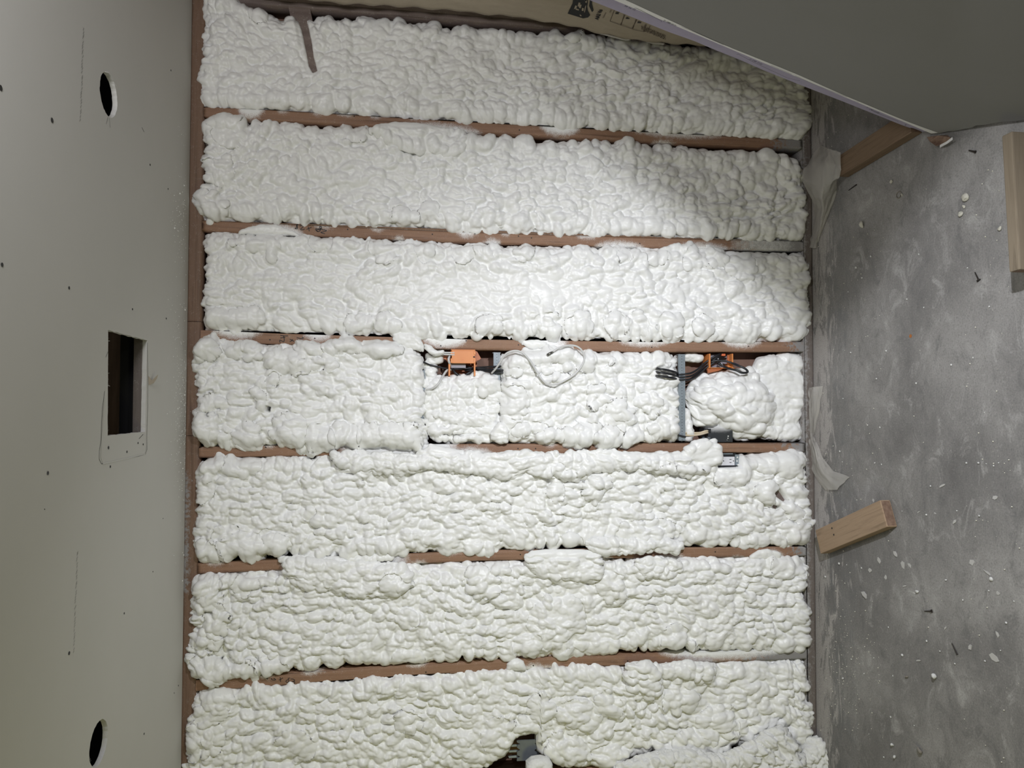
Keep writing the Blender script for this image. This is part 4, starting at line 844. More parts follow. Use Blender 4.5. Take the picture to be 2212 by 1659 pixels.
bar(1066, 1080, 761, 890, 0.012, 'galvanized bar half buried in foam, crossed by the rising white cable')
bar(911, 918, 800, 905, 0.014, 'thin grey bar at the left edge of the orange box opening')
def zip_tie(cx0, cx1, y, yf, slope, label):
    A, B = V(cx0, y, yf), V(cx1, y + slope, yf)
    bm = bmesh.new(); d = (B - A)
    for p, q in ((A, B), (A, A + Vector((0, .02, 0))), (B, B + Vector((0, .02, 0)))): ribbon(bm, [p, q], .0065, (0, -1, 0) if p is not q and abs((q - p).y) < .01 else (0, 0, 1))
    o = obj('zip_tie', bm, m_blk); md = o.modifiers.new('s', 'SOLIDIFY'); md.thickness = .0014
    return tag(o, label, 'cable tie', 'black zip ties on the galvanized bar')
for y, sl, l in ((809.5, -1.5, 'uppermost black zip tie on the long galvanized bar'), (815, -1, 'middle of three close black zip ties on the long galvanized bar'), (821, -1.5, 'lowest of three close black zip ties on the long galvanized bar'), (940, 4, 'black zip tie near the stud end of the long galvanized bar')):
    zip_tie(1465, 1481.8, y, -0.0245, sl, l)

# bright orange box: front plate, legs, wings, screw bosses, raised ring
r = tag(empty('orange_box', V(1000, 785, 0.01)), 'bright orange plastic electrical box tucked under the stud', 'electrical box', 'orange electrical boxes'); ib = Matrix.Translation(-r.location)
def part(fn, *a, **k_):
    o = fn(*a, **k_); o.data.transform(Matrix.Translation(-r.location)); o.parent = r; return o
part(wbox, 'front_plate', 976, 756, 1026, 785, -0.006, 0.012, m_orange)
part(wbox, 'top_lip', 974.5, 754.8, 1026.5, 757.5, -0.008, 0.05, m_orange, bev=.0006)
for x0, x1 in ((974.5, 979), (1022.5, 1026.5)):
    for y0, y1 in ((759, 766), (774, 784)): part(wbox, 'screw_boss', x0 - (1 if x0 < 1000 else -1), y0, x1 - (1 if x0 < 1000 else -1), y1, -0.0075, 0.008, m_orange, bev=.0008)
bm = bmesh.new(); c = V(1000.5, 776, -0.0064)
bmesh.ops.create_circle(bm, segments=24, radius=.0085); bmesh.ops.create_circle(bm, segments=24, radius=.0068)
bm.verts.ensure_lookup_table()
for k_ in range(24): bm.faces.new((bm.verts[k_], bm.verts[(k_ + 1) % 24], bm.verts[24 + (k_ + 1) % 24], bm.verts[24 + k_]))
bm.transform(Matrix.Translation(c) @ Matrix.Rotation(math.pi / 2, 4, 'X')); o = part(obj, 'raised_ring', bm, m_orange); md = o.modifiers.new('s', 'SOLIDIFY'); md.thickness = .0016
bm = bmesh.new(); cyl(bm, c + Vector((0, .001, 0)), c + Vector((0, -.0012, 0)), .0022, 10); part(obj, 'centre_pip', bm, m_orange)
for x0, x1 in ((969, 972.5), (1024, 1027)): part(wbox, 'leg', x0, 783, x1, 812, -0.004, 0.03, m_orange, bev=.0006)
def prism(name, pts, ya, yb_, matl):
    bm = bmesh.new(); f = [bm.verts.new(V(x, y, ya)) for x, y in pts]; off_ = Vector((0, yb_ - ya, 0)); g = [bm.verts.new(v.co + off_) for v in f]
    bm.faces.new(f); bm.faces.new(g[::-1])
    for i in range(len(f)): bm.faces.new((f[i], f[(i + 1) % len(f)], g[(i + 1) % len(f)], g[i]))
    return obj(name, bm, matl)
part(prism, 'side_wing', [(955, 770), (963, 767), (976, 765), (976, 782), (968, 783), (963, 777), (955, 773)], 0.02, 0.024, m_orange2)
part(prism, 'side_wing', [(1026, 757), (1031, 760), (1039, 774), (1036, 777), (1028, 780), (1026, 782)], 0.012, 0.018, m_orange2)
part(wbox, 'inner_panel', 974, 785, 1006, 795, 0.016, 0.02, m_panel, bev=0)
part(wbox, 'back_shell', 968, 757, 1030, 812, 0.075, 0.078, m_orange2, bev=0)
bm = bmesh.new(); cyl(bm, V(970, 771, 0.0), V(970, 771, .012), .006, 12); part(obj, 'knockout_hole', bm, m_hole)
bm = bmesh.new(); cyl(bm, V(1024, 771, -.0078), V(1024, 771, -.004), .0032, 12); part(obj, 'screw_hole', bm, m_hole)
part(wbox, 'wire_cap', 994, 810, 1005, 814, 0.012, 0.022, m_redwire, bev=.001)
# second orange box, seen into its open face
r = tag(empty('orange_box', V(1558, 782, 0.02)), 'shaded orange plastic electrical box full of black cables', 'electrical box', 'orange electrical boxes')
part(wbox, 'side_wall', 1532, 764, 1535, 796, 0.012, 0.075, m_orange, bev=.0006); part(wbox, 'side_wall', 1581, 764, 1584, 794, 0.012, 0.075, m_orange, bev=.0006)
part(wbox, 'lower_lip', 1530, 794, 1588, 796, 0.012, 0.075, m_orange, bev=.0004); part(prism, 'side_wing', [(1528, 796), (1566, 795), (1552, 801), (1530, 806)], 0.02, 0.03, m_orange2)
part(wbox, 'device_panel', 1535, 765, 1571, 794, 0.045, 0.05, m_panel, bev=.0005); part(wbox, 'corner_block', 1572, 785, 1583, 793.5, 0.02, 0.06, m_orange, bev=.001)
part(wbox, 'inner_side', 1571, 765, 1581.5, 785, 0.04, 0.075, m_orange2, bev=0)
part(wbox, 'wire_cap', 1559.5, 764, 1567.5, 769, 0.018, 0.03, m_redwire, bev=.002)
bm = bmesh.new(); ribbon(bm, [V(1553, 782, .02), V(1556, 784.5, .0195), V(1561, 787, .0195)], .0035, (0, -1, 0)); ribbon(bm, [V(1551, 774, .02), V(1552, 777, .02), V(1551, 779, .02)], .003, (0, -1, 0)); part(obj, 'printed_label', bm, m_device)
# black box with sprayed dust, two dots and a clamp
r = tag(empty('black_box', V(1557, 943, 0.0)), 'black plastic electrical box dusted with overspray, fed by two cream cables', 'electrical box')
o = part(wbox, 'body', 1530, 924.5, 1583, 955, 0.004, 0.08, m_dusty)
bm = bmesh.new(); bm.from_mesh(o.data); bmesh.ops.subdivide_edges(bm, edges=bm.edges[:], cuts=14, use_grid_fill=True); bm.to_mesh(o.data); bm.free()
ax = [v.co.x for v in o.data.vertices]; x_hi, x_lo = max(ax), min(ax); azs = [v.co.z for v in o.data.vertices]; z_hi, z_lo = max(azs), min(azs)
spray_attr(o, lambda co: 1.15 * ((co.x - x_lo) / (x_hi - x_lo)) ** 1.6 - .25 - .8 * max(0, (z_lo + .3 * (z_hi - z_lo) - co.z) / (z_hi - z_lo)))
part(wbox, 'clamp', 1527, 943, 1536, 953, -.004, .02, m_blk, bev=.002); part(wbox, 'clamp_plate', 1517, 938, 1522, 952, 0.02, .03, m_greyplate, bev=.001)
part(wbox, 'clamp_nut', 1529, 944, 1535, 950, -.007, -.003, m_greyplate, bev=.0015); part(wbox, 'cable_slot', 1521, 926, 1536, 935, 0.0, .05, m_blk, bev=.001)
for x, y, q in ((1573, 942.3, .0028), (1572.5, 946.8, .0022), (1570.5, 950.5, .0012)):
    bm = bmesh.new(); bmesh.ops.create_icosphere(bm, subdivisions=2, radius=q, matrix=Matrix.Translation(V(x, y, .0035))); part(obj, 'foam_dot', bm, m_foamcut, smooth=True)
# receptacle in its box
r = tag(empty('receptacle_box', V(1575, 993, 0.0)), 'white duplex receptacle in a black box, set in the foam', 'outlet')
part(wbox, 'box_body', 1540, 979.5, 1590, 1010, -0.001, 0.07, m_blk, bev=.001)
part(wbox, 'steel_rim', 1588, 982, 1597, 1005, -0.002, 0.05, m_steel, bev=.001); part(wbox, 'box_edge', 1548, 979.5, 1583, 981.2, -0.0025, 0.0, m_steel, bev=.0003)
part(wbox, 'receptacle_face', 1545, 987, 1587.2, 1005.2, -0.008, 0.0, m_device, bev=.0012)
for x in (1556.5, 1578):
    for y in (992.4, 999.3):
        part(wbox, 'blade_slot', x - 2.2, y - .55, x + 2.2, y + .55, -0.0084, -0.006, m_hole, bev=0)
    bm = bmesh.new(); c = V(x + 6.5, 995.8, -.0082); cyl(bm, c, c + Vector((0, .002, 0)), .0023, 12); part(obj, 'ground_hole', bm, m_hole)
bm = bmesh.new()
for y in (988, 996, 1004): bmesh.ops.create_icosphere(bm, subdivisions=1, radius=.004, matrix=Matrix.Translation(V(1592 + (y % 3), y, -.002)))
o = part(obj, 'foam_splash', bm, m_foamcut, smooth=True); o['kind'] = 'stuff'
# notched grey plate in the bottom bay
r = tag(empty('notched_plate', V(1139, 1620, 0.0)), 'dark grey notched metal plate in the gap of the lowest foam bay', 'bracket')
part(prism, 'plate', [(1116, 1600), (1160, 1598), (1160, 1602), (1155, 1606), (1160, 1611), (1160, 1616), (1154, 1621), (1160, 1626), (1160, 1630), (1155, 1633), (1160, 1636), (1159, 1642), (1116.5, 1644), (1117, 1639), (1124, 1635), (1117, 1631), (1117, 1624), (1124, 1620), (1117, 1615), (1118, 1610), (1124, 1607), (1117, 1604)], 0.0, 0.006, m_greyplate)
part(wbox, 'side_channel', 1158, 1594, 1165, 1632, 0.012, 0.05, m_greyplate, bev=.001)
for y in (1610, 1622, 1634): part(prism, 'prong', [(1098, y), (1119, y - 2), (1119, y + 2.5), (1100, y + 3.5)], 0.012, 0.016, m_steel)

# cables ---------------------------------------------------------------
def cable(name, pts, rad, matl, label, group=None):
    return tag(tube(name, [V(*p) for p in pts], rad, matl), label, 'cable', group)
def cable_on(name, pts, rad, matl, label, depth, group=None):
    return cable(name, [(x, y, depth) if True else 0 for x, y in pts], rad, matl, label, group)
loop = [(1062, 806, -.005), (1072, 795, -.03), (1083, 778, -.045), (1092, 765, -.052), (1104, 759, -.055), (1118, 758, -.056), (1130, 763, -.058), (1139, 772, -.058), (1148, 784, -.056), (1156, 797, -.054), (1163, 809, -.054), (1171, 820, -.056), (1181, 829, -.056), (1192, 831, -.055), (1205, 829, -.054), (1220, 822, -.053), (1238, 811, -.053), (1252, 797, -.053), (1261, 781, -.055), (1262, 769, -.056), (1256, 756, -.057), (1245, 748, -.058), (1230, 746, -.059), (1213, 749, -.059), (1203, 754, -.058), (1195, 760, -.056)]
rootc = tag(empty('white_cable', V(1180, 800, -.05)), 'white cable looping over the foam to a bare metal plug', 'cable', 'white cables in the wiring bay')
o = tube('cable_jacket', [V(*p) for p in loop], .0036, m_wcable); o.data.transform(Matrix.Translation(-rootc.location)); o.parent = rootc
bm = bmesh.new(); a, b = V(1196, 759.5, -.056), V(1182, 767, -.055); cyl(bm, a, a + (b - a) * .3, .0036, 12); cyl(bm, a + (b - a) * .25, b, .0052, 14); cyl(bm, a + (b - a) * .55, a + (b - a) * .62, .0058, 14)
o = obj('metal_plug', bm, m_chrome, rootc, True); o.data.transform(Matrix.Translation(-rootc.location))
cable('white_cable', [(975, 798, .03), (966, 800, .012), (959, 809, -.004), (951, 823, -.022), (944, 832, -.026), (934, 839, -.020), (922, 842, -.006)], .0042, m_wcable, 'white cable leaving the bright orange box and sinking into foam', 'white cables in the wiring bay')
cable('white_cable', [(936, 757, -.012), (945, 760, -.012), (958, 761.5, -.008), (982, 762, -.004)], .0030, m_wcable, 'upper white wire entering the left side of the bright orange box', 'white cables in the wiring bay')
cable('white_cable', [(938, 762, -.012), (948, 764, -.012), (960, 765.5, -.008), (982, 766.5, -.004)], .0030, m_wcable, 'lower white wire entering the left side of the bright orange box', 'white cables in the wiring bay')
cable('white_cable', [(971, 770, .0), (969, 776, -.012), (970.5, 783, -.008), (973, 790, .02)], .0042, m_wcable, 'short white cable stub bending beside the bright orange box', 'white cables in the wiring bay')
fw = foam('foam_clump', [(918, 744), (930, 748), (945, 757), (959, 758)], [(918, 752), (930, 764), (940, 768), (950, 766), (959, 765)], 555, yb=0.0, yf=-.026, R=8, inset=0, amps=(1.5, 1.5, .6), ripple=(0, 0, 0, 0), und=1)
tag(fw, 'small foam clump gripping the white wires beside the bright orange box', 'insulation')
BG = 'black cables in the wiring bay'
cable('black_cable', [(914, 782, .0), (928, 788, .008), (945, 792, .012), (965, 796, .02), (995, 797, .03), (1030, 794, .03), (1065, 792, .004), (1083, 791, -.004)], .0034, m_cable, 'thin black cable running left to right behind the bright orange box', BG)
cable('black_cable', [(1004, 790, .04), (1020, 795, .035), (1048, 797, .02), (1068, 799, .0), (1092, 800, -.006), (1098, 801, .01)], .0040, m_cable, 'upper of two black cables entering foam right of the half buried bar', BG)
cable('black_cable', [(1004, 800, .045), (1030, 799, .035), (1052, 802, .02), (1072, 804.5, .0), (1090, 805, -.004), (1098, 806, .01)], .0040, m_cable, 'lower of two black cables entering foam right of the half buried bar', BG)
cable('black_cable', [(978, 798, .02), (984, 806, .012), (993, 812, .012), (1002, 812, .015), (1012, 806, .015), (1022, 800, .02)], .0052, m_cable, 'thick black cable bent in a V inside the bright orange box', BG)
for k_, (dy, dz) in enumerate(((0, 0), (8, .004), (16, .000))):
    cable('black_cable', [(1416, 795 + dy, -.02), (1424, 796.5 + dy, -.047), (1440, 799 + dy * .97, -.052), (1456, 803 + dy * .88, -.045), (1468, 807 + dy * .82, -.007), (1488, 807 + dy * .8, .01 + dz), (1504, 800 + dy * .8, .02 + dz), (1522, 785 + dy * .78, .026 + dz), (1536, 775 + dy * .76, .022 + dz), (1552, 766 + dy * .76, .02 + dz), (1568, 762 + dy * .76, .04 + dz)], .0040, m_cable,
          ('topmost', 'middle', 'lowest')[k_] + ' of three black cables running behind the zip tied bar to the shaded orange box', BG)
rootc = tag(empty('black_cable', V(1580, 795, .0)), 'black cable loop hanging out of the shaded orange box over the foam dome', 'cable', BG)
o = tube('cable_jacket', [V(*p) for p in ((1536, 782, .02), (1548, 779, .012), (1566, 780, .004), (1580, 784, -.006), (1598, 791, -.03), (1609, 796, -.038), (1615, 802, -.04), (1612, 805, -.04), (1602, 805, -.04), (1590, 800, -.032), (1574, 796, -.012), (1563, 791, .004), (1553, 786, .01))], .0044, m_cable); o.data.transform(Matrix.Translation(-rootc.location)); o.parent = rootc
o = tube('blue_tape', [V(1585.5, 786, -.0115), V(1590.5, 788, -.018), V(1595, 790, -.0255)], .0050, m_blue); o.data.transform(Matrix.Translation(-rootc.location)); o.parent = rootc
o = tube('cable_end', [V(1551.5, 784.5, .009), V(1556, 787, .0105)], .0052, m_blk); o.data.transform(Matrix.Translation(-rootc.location)); o.parent = rootc
cable('cream_cable', [(1478, 935, -.002), (1495, 935.5, .004), (1512, 935, .004), (1525, 931, .0), (1533, 931, .012)], .0042, m_ccable, 'upper cream cable running from the zip tied bar to the black box', 'cream cables')
cable('cream_cable', [(1478, 940, -.002), (1495, 940.5, .0), (1510, 939, -.002), (1522, 936, -.004), (1533, 933, .01)], .0042, m_ccable, 'lower cream cable running from the zip tied bar to the black box', 'cream cables')

# ------------------------------------------------------------------ leaning drywall sheets
A0 = np.array(flo(2019, 291)); d1 = np.array([-.26, -.9656, 0.0]); d1 /= np.linalg.norm(d1)
dl = rays(1328, 0); tt = ((A0 - CAM) @ d1) / (dl @ d1); Ptop = CAM + tt * dl
e1 = (Ptop - A0) / np.linalg.norm(Ptop - A0); n1 = np.cross(d1, e1); n1 /= np.linalg.norm(n1)
if n1[0] > 0: n1 = -n1
LEN = (1.40 - A0[0]) / e1[0]
def SH(u, v, w=0.0): return Vector(A0 + d1 * u + e1 * v - n1 * w)
def sheet_uv(px, py):
    p = U(px, py, n1, float(n1 @ A0)); return float((p - A0) @ d1), float((p - A0) @ e1)
rs = tag(empty('drywall_sheet', SH(.6, 0)), 'grey drywall sheet leaning on the right wall, its lower corner crushed', 'drywall'); r = rs
rnd = random.Random(9)
cr = [sheet_uv(*p) for p in ((2019, 289), (2030, 288), (2046, 284), (2062, 283), (2080, 279), (2098, 276), (2108, 271), (2125, 270), (2145, 266), (2165, 263), (2190, 262), (2212, 259))]
outl = [(0.0, .012)] + [(max(.003, u), max(.004, v)) for u, v in cr] + [(.45, .006), (1.02, .004), (1.02, LEN), (.0, LEN)]
# the paper edge bends in towards the crushed corner
outl = [outl[0]] + outl[1:]
bm = bmesh.new(); fr = [bm.verts.new(SH(u, v, 0)) for u, v in outl]; bk = [bm.verts.new(SH(u, v, .0127)) for u, v in outl]
bmesh.ops.triangle_fill(bm, edges=[bm.edges.new((fr[i], fr[(i + 1) % len(fr)])) for i in range(len(fr))], use_beauty=True)
bmesh.ops.triangle_fill(bm, edges=[bm.edges.new((bk[i], bk[(i + 1) % len(bk)])) for i in range(len(bk))], use_beauty=True)
for i in range(len(fr)): f = bm.faces.new((fr[i], fr[(i + 1) % len(fr)], bk[(i + 1) % len(fr)], bk[i])); f.material_index = 1
part(obj, 'board', bm, [m_sheet, m_gypcore])
def strip(name, u0, u1, va, vb, matl, w, n=40):
    bm = bmesh.new(); L = []
    for i in range(n + 1):
        v = va + (vb - va) * i / n; L.append((bm.verts.new(SH(u0(v), v, w)), bm.verts.new(SH(u1(v), v, w))))
    for i in range(n): bm.faces.new((L[i][0], L[i + 1][0], L[i + 1][1], L[i][1]))
    return part(obj, name, bm, matl)
TI = sorted((sheet_uv(*p)[1], sheet_uv(*p)[0]) for p in ((1353, 0), (1400, 22), (1435, 38), (1467, 52), (1500, 68.5), (1569, 98.6), (1600, 111), (1719, 158.7), (1819, 203.5), (1885, 231), (1939, 253.8), (1983, 271), (2019, 283)))
tw = lambda v: float(np.interp(v, [t[0] for t in TI], [t[1] for t in TI]))
strip('end_tape', lambda v: -.0004, tw, .012, LEN, m_tape, -.0006)
# print on the end tape: black rules and rows of small figures
bm = bmesh.new()
def on_sheet(px, py, lift=-.0012): u, v = sheet_uv(px, py); return SH(u, v, lift)
for q in ([(1371, 18), (1373, 16), (1429, 44), (1429, 46)], [(1592, 117), (1594, 115.5), (1629, 134), (1700, 167), (1728, 174)], [(1885, 239), (1941, 261.5)], [(1955, 270), (1958, 268)]):
    ribbon(bm, [on_sheet(*p) for p in q], .0018, n1)
for q in ([(1472, 56), (1563, 96)], [(1666, 140.5), (1711, 160)], [(1718, 163), (1760, 182)], [(1760, 182), (1830, 209)], [(1845, 217), (1855, 220)]): ribbon(bm, [on_sheet(*p) for p in q], .0012, n1)
part(obj, 'tape_rule', bm, m_ink)
def small_text(s, a, b, h):
    A, B = on_sheet(*a), on_sheet(*b); rg = (B - A).normalized(); up = Vector(n1).cross(rg)
    o = textobj(s, A, rg, up, h, m_ink, None, 'tape_print', bold=.0002); L = o.dimensions.x
    L = max(v.co.x for v in o.data.vertices) - min(v.co.x for v in o.data.vertices)
    m = o.matrix_world.copy(); o.data.transform(m); o.matrix_world = Matrix.Identity(4)
    bm = bmesh.new(); bm.from_mesh(o.data); cA = A; sc_ = (B - A).length / L
    for v in bm.verts:
        d = v.co - cA; along = d.dot(rg); v.co = cA + d - rg * along + rg * along * sc_
    bm.to_mesh(o.data); bm.free(); o.data.transform(Matrix.Translation(-rs.location)); o.parent = rs
small_text('38 36 35', (1348, 12), (1371, 22), .016)
small_text('21 1080 10 71', (1432, 44), (1458, 56), .016)
small_text('71 1090 10 00', (1617, 127), (1644, 139), .016)
small_text('71 1090 10 08', (1868, 231), (1896, 244), .016)
# torn paper at the crushed corner
bm = bmesh.new(); q = [flo(*p, .004) for p in ((2002, 296), (2012, 306), (2030, 316), (2042, 310), (2056, 303), (2060, 297), (2046, 292), (2030, 293))]
bm.faces.new([bm.verts.new(Vector(p) + Vector((0, 0, .006 * (i % 3)))) for i, p in enumerate(q)]); o = part(obj, 'torn_paper', bm, m_endgrain); md = o.modifiers.new('s', 'SOLIDIFY'); md.thickness = .001
bm = bmesh.new(); ribbon(bm, [flo(2031, 316, .01), flo(2046, 308, .02), flo(2058, 299, .022)], .008, (0, 0, 1)); o = part(obj, 'torn_paper', bm, m_tape); md = o.modifiers.new('s', 'SOLIDIFY'); md.thickness = .0012
# second, lilac faced sheet behind the first
rs2 = tag(empty('drywall_sheet', SH(.6, 0, .0132)), 'lilac faced drywall sheet showing as a strip behind the grey one', 'drywall'); r = rs2
bm = bmesh.new(); o2 = A0 - n1 * .0134
def lil_uv(px, py): p = U(px, py, n1, float(n1 @ o2)); return float((p - o2) @ d1), float((p - o2) @ e1)
lil = sorted([lil_uv(*p) for p in ((1290.5, 7), (1326, 21), (1384.5, 44.7), (1443, 68.5), (1499.5, 88.7), (1549, 109.6), (1600, 130), (1650, 152), (1729, 183.6), (1819, 218.5), (1885, 245), (1945, 269), (1995, 287))], key=lambda t: t[1])
lil = lil + [(lil[-1][0] - .03, LEN - .02), (.98, LEN - .02), (.98, .01), (.05, .01)]
a = [bm.verts.new(SH(u, v, .0134)) for u, v in lil]; b = [bm.verts.new(SH(u, v, .0261)) for u, v in lil]
for q_ in (a, b): bmesh.ops.triangle_fill(bm, edges=[bm.edges.new((q_[i], q_[(i + 1) % len(q_)])) for i in range(len(q_))], use_beauty=True)
for i in range(len(a)): bm.faces.new((a[i], a[(i + 1) % len(a)], b[(i + 1) % len(a)], b[i]))
part(obj, 'board', bm, m_lilac)

# ------------------------------------------------------------------ lumber on the floor
def lumber(name, P0, P1, Q, h, matl, label, group=None, wob=0.0):
    """block whose top edge runs P0 to P1 (floor plane points at height h) and is as wide as Q reaches"""
    P0, P1, Q = (np.array(p, float) for p in (P0, P1, Q)); ax = P1 - P0; L = np.linalg.norm(ax); ax /= L
    wv = (Q - P0) - ax * ((Q - P0) @ ax); w = np.linalg.norm(wv); wv /= w; c = P0 + ax * L / 2 + wv * w / 2
    root = tag(empty(name, (c[0], c[1], 0), (0, 0, math.atan2(ax[1], ax[0]) - math.pi / 2)), label, 'lumber', group)
    bm = bmesh.new(); box(bm, (0, 0, h / 2 + .0005), (w, L, h)); bevel(bm, .0035, 2)
    o = obj('timber', bm, matl, root)
    for s in (-1, 1):
        bm = bmesh.new(); box(bm, (0, s * (L / 2 - .0002), h / 2 + .0005), (w - .008, .0016, h - .008)); obj('end_grain', bm, m_endgrain, root)
    return root, L, w
Pe1, Pe2 = flo(1900, 1080, .039), flo(1921, 1136, .039)
ax = flo(1757, 1147, .039) - Pe1; L_ = np.linalg.norm(ax)
ro, L, w = lumber('lumber_offcut', Pe1, Pe1 + ax / L_ * (L_ - .012), Pe2, .038, m_pine, 'tan two by four offcut on the floor, one end against the foam wall')
for x, y in ((1797, 1141), (1801, 1155)):
    p = flo(x, y, .039); bm = bmesh.new(); cyl(bm, (p[0], p[1], .0385), (p[0], p[1], .0396), .0035, 8); o = obj('nail_hole', bm, m_hole); o.data.transform(ro.matrix_basis.inverted() if False else (Matrix.Translation(ro.location) @ ro.rotation_euler.to_matrix().to_4x4()).inverted()); o.parent = ro
Pa, Pb, Pc = flo(1812, 382, .039), flo(1968, 286, .039), flo(1806, 340, .039)
lumber('lumber_offcut', Pa, Pb, Pc, .038, m_pinedark, 'brown split lumber offcut lying under the leaning drywall sheet', None)
Pa, Pb, Pc = flo(2203, 582, .089), flo(2186, 283, .089), flo(2180, 582, .089)
lumber('lumber_plank', Pa, Pb, Pc, .089, m_pinegrey, 'weathered plank standing on edge near the crushed drywall corner')

# ------------------------------------------------------------------ plastic film
def film(name, ctrl, label, seed, amp=.008, n=26):
    """crumpled film: rows of (px, py, height above floor) control points, interpolated"""
    R = [[np.array(U(x, y, (0, 0, 1), z)) if kind == 'f' else np.array(wall(x, y, z)) for kind, x, y, z in row] for row in ctrl]
    R = np.array(R); a = np.linspace(0, 1, R.shape[0]); b = np.linspace(0, 1, R.shape[1]); A = np.linspace(0, 1, n * 2); B = np.linspace(0, 1, n)
    t = np.stack([np.stack([np.interp(A, a, R[:, j, k_]) for j in range(R.shape[1])], 1) for k_ in range(3)], -1)
    g = np.stack([np.stack([np.interp(B, b, t[i, :, k_]) for i in range(len(A))], 0) for k_ in range(3)], -1)
    AA, BB = np.meshgrid(A, B, indexing='ij'); nz = np.abs(fnoise(AA * 7, BB * 4, seed) - .5) * 2 - .3; ed = (fnoise(AA * 12, BB * 9, seed + 3) - .5)
    g[..., 1] -= amp * nz; g[..., 2] += amp * .7 * ed; g[:, 0] += .006 * ed[:, :1]; g[:, -1] -= .006 * ed[:, -1:]
    g[..., 2] = np.maximum(g[..., 2], .0015)
    me = gridmesh(name, g); o = link(name, me, m_film); return tag(o, label, 'plastic film', 'scraps of clear plastic film')
film('plastic_film', [[('w', 1772, 312, -.06), ('f', 1792, 322, .06), ('f', 1815, 330, .05)], [('w', 1746, 348, -.05), ('f', 1782, 352, .08), ('f', 1818, 365, .045)], [('w', 1728, 385, -.05), ('f', 1776, 400, .07), ('f', 1812, 385, .043)], [('w', 1752, 425, -.05), ('f', 1775, 430, .06), ('f', 1806, 388, .03)],
                      [('w', 1762, 455, -.02), ('f', 1778, 450, .04), ('f', 1808, 410, .004)], [('w', 1756, 500, -.01), ('f', 1772, 490, .02), ('f', 1792, 460, .003)], [('w', 1750, 535, -.006), ('f', 1760, 537, .01), ('f', 1778, 495, .003)]],
     'large crumpled clear plastic scrap beside the brown split lumber', 61, .014)
film('plastic_film', [[('w', 1749, 838, -.005), ('f', 1757, 836, .03), ('f', 1777, 834, .004)], [('w', 1747, 870, -.006), ('f', 1756, 868, .03), ('f', 1772, 872, .004)], [('w', 1748, 930, -.004), ('f', 1754, 935, .02), ('f', 1758, 940, .003)], [('w', 1750, 955, -.006), ('f', 1757, 958, .025), ('f', 1764, 955, .003)],
                      [('w', 1754, 995, -.008), ('f', 1766, 995, .02), ('f', 1778, 990, .003)], [('w', 1758, 1022, -.01), ('f', 1778, 1025, .02), ('f', 1800, 1018, .003)], [('f', 1780, 1058, .008), ('f', 1808, 1058, .012), ('f', 1835, 1030, .003)]],
     'long thin clear plastic scrap along the bottom plate, above the tan offcut in the photo', 67, .010)

# ------------------------------------------------------------------ debris on the floor
def crumb_mesh(name, seed, flat=.6, matl=None, rough=.35):
    rnd = random.Random(seed); bm = bmesh.new(); bmesh.ops.create_icosphere(bm, subdivisions=2, radius=1.0)
    sx, sy = rnd.uniform(.75, 1.1), rnd.uniform(.7, 1.0); ks = [Vector((rnd.gauss(0, 1), rnd.gauss(0, 1), rnd.gauss(0, 1))).normalized() for _ in range(9)]
    for v in bm.verts:
        d = v.co.normalized(); k_ = 1 + rough * .5 * sum(max(0, d.dot(q)) ** 5 for q in ks[:5]) - rough * sum(max(0, d.dot(q)) ** 4 for q in ks[5:])
        v.co = Vector((d.x * sx * k_, d.y * sy * k_, d.z * flat * k_))
    lo = min(v.co.z for v in bm.verts)
    for v in bm.verts: v.co.z -= lo * .92
    me = bpy.data.meshes.new(name); bm.to_mesh(me); bm.free(); me.materials.append(matl)
    for p in me.polygons: p.use_smooth = True
    return me
def flake_mesh(name, seed, matl, asp=1.6, th=.22):
    rnd = random.Random(seed); bm = bmesh.new(); n = rnd.randint(5, 7); ring = []
    for i in range(n):
        a = 2 * math.pi * i / n; q = rnd.uniform(.55, 1.2); ring.append((math.cos(a) * q * asp, math.sin(a) * q))
    t_ = [bm.verts.new((x, y, th + rnd.uniform(-.04, .08))) for x, y in ring]; b_ = [bm.verts.new((x * .95, y * .95, 0)) for x, y in ring]
    bm.faces.new(t_); bm.faces.new(b_[::-1])
    for i in range(n): bm.faces.new((t_[i], b_[i], b_[(i + 1) % n], t_[(i + 1) % n]))
    bmesh.ops.recalc_face_normals(bm, faces=bm.faces)
    me = bpy.data.meshes.new(name); bm.to_mesh(me); bm.free(); me.materials.append(matl); return me
CR = [crumb_mesh('foam_crumb', i, .62, m_foamcut) for i in range(6)]; CY = [crumb_mesh('foam_crumb', 20 + i, .45, m_foamyel, .5) for i in range(4)]
FL = [flake_mesh('gypsum_flake', i, m_gyp) for i in range(5)]; SL = [flake_mesh('sliver', 30 + i, m_gyp, 3.2, .5) for i in range(4)]
DT = [crumb_mesh('dirt_clump', 50 + i, .5, m_dirt, .6) for i in range(2)]
def put(name, me, x, y, rpx, ang, label, cat, group=None, sz=1.0):
    p = flo(x, y); o = link(name, me); d = np.linalg.norm(p - CAM); s = .62 * rpx * d / FPX
    o.location = (p[0], p[1], 0.0); o.scale = (s, s, s * sz); o.rotation_euler = (0, 0, math.radians(ang)); return tag(o, label, cat, group)
G1, G2 = 'foam crumbs on the floor', 'gypsum flakes on the floor'
put('foam_crumb', CY[0], 2089, 428, 13, 60, 'largest cream foam crumb near the weathered plank, upper lobe of a pair', 'foam crumb', G1)
put('foam_crumb', CY[1], 2077, 462, 10.5, 20, 'cream foam crumb below the largest one near the weathered plank', 'foam crumb', G1)
put('foam_crumb', CY[2], 2083, 447, 6, 20, 'small cream foam neck joining two larger cream crumbs', 'foam crumb', G1)
put('foam_crumb', CY[3], 1864, 486, 10, 0, 'cream foam crumb on the floor beside the large plastic scrap', 'foam crumb', G1)
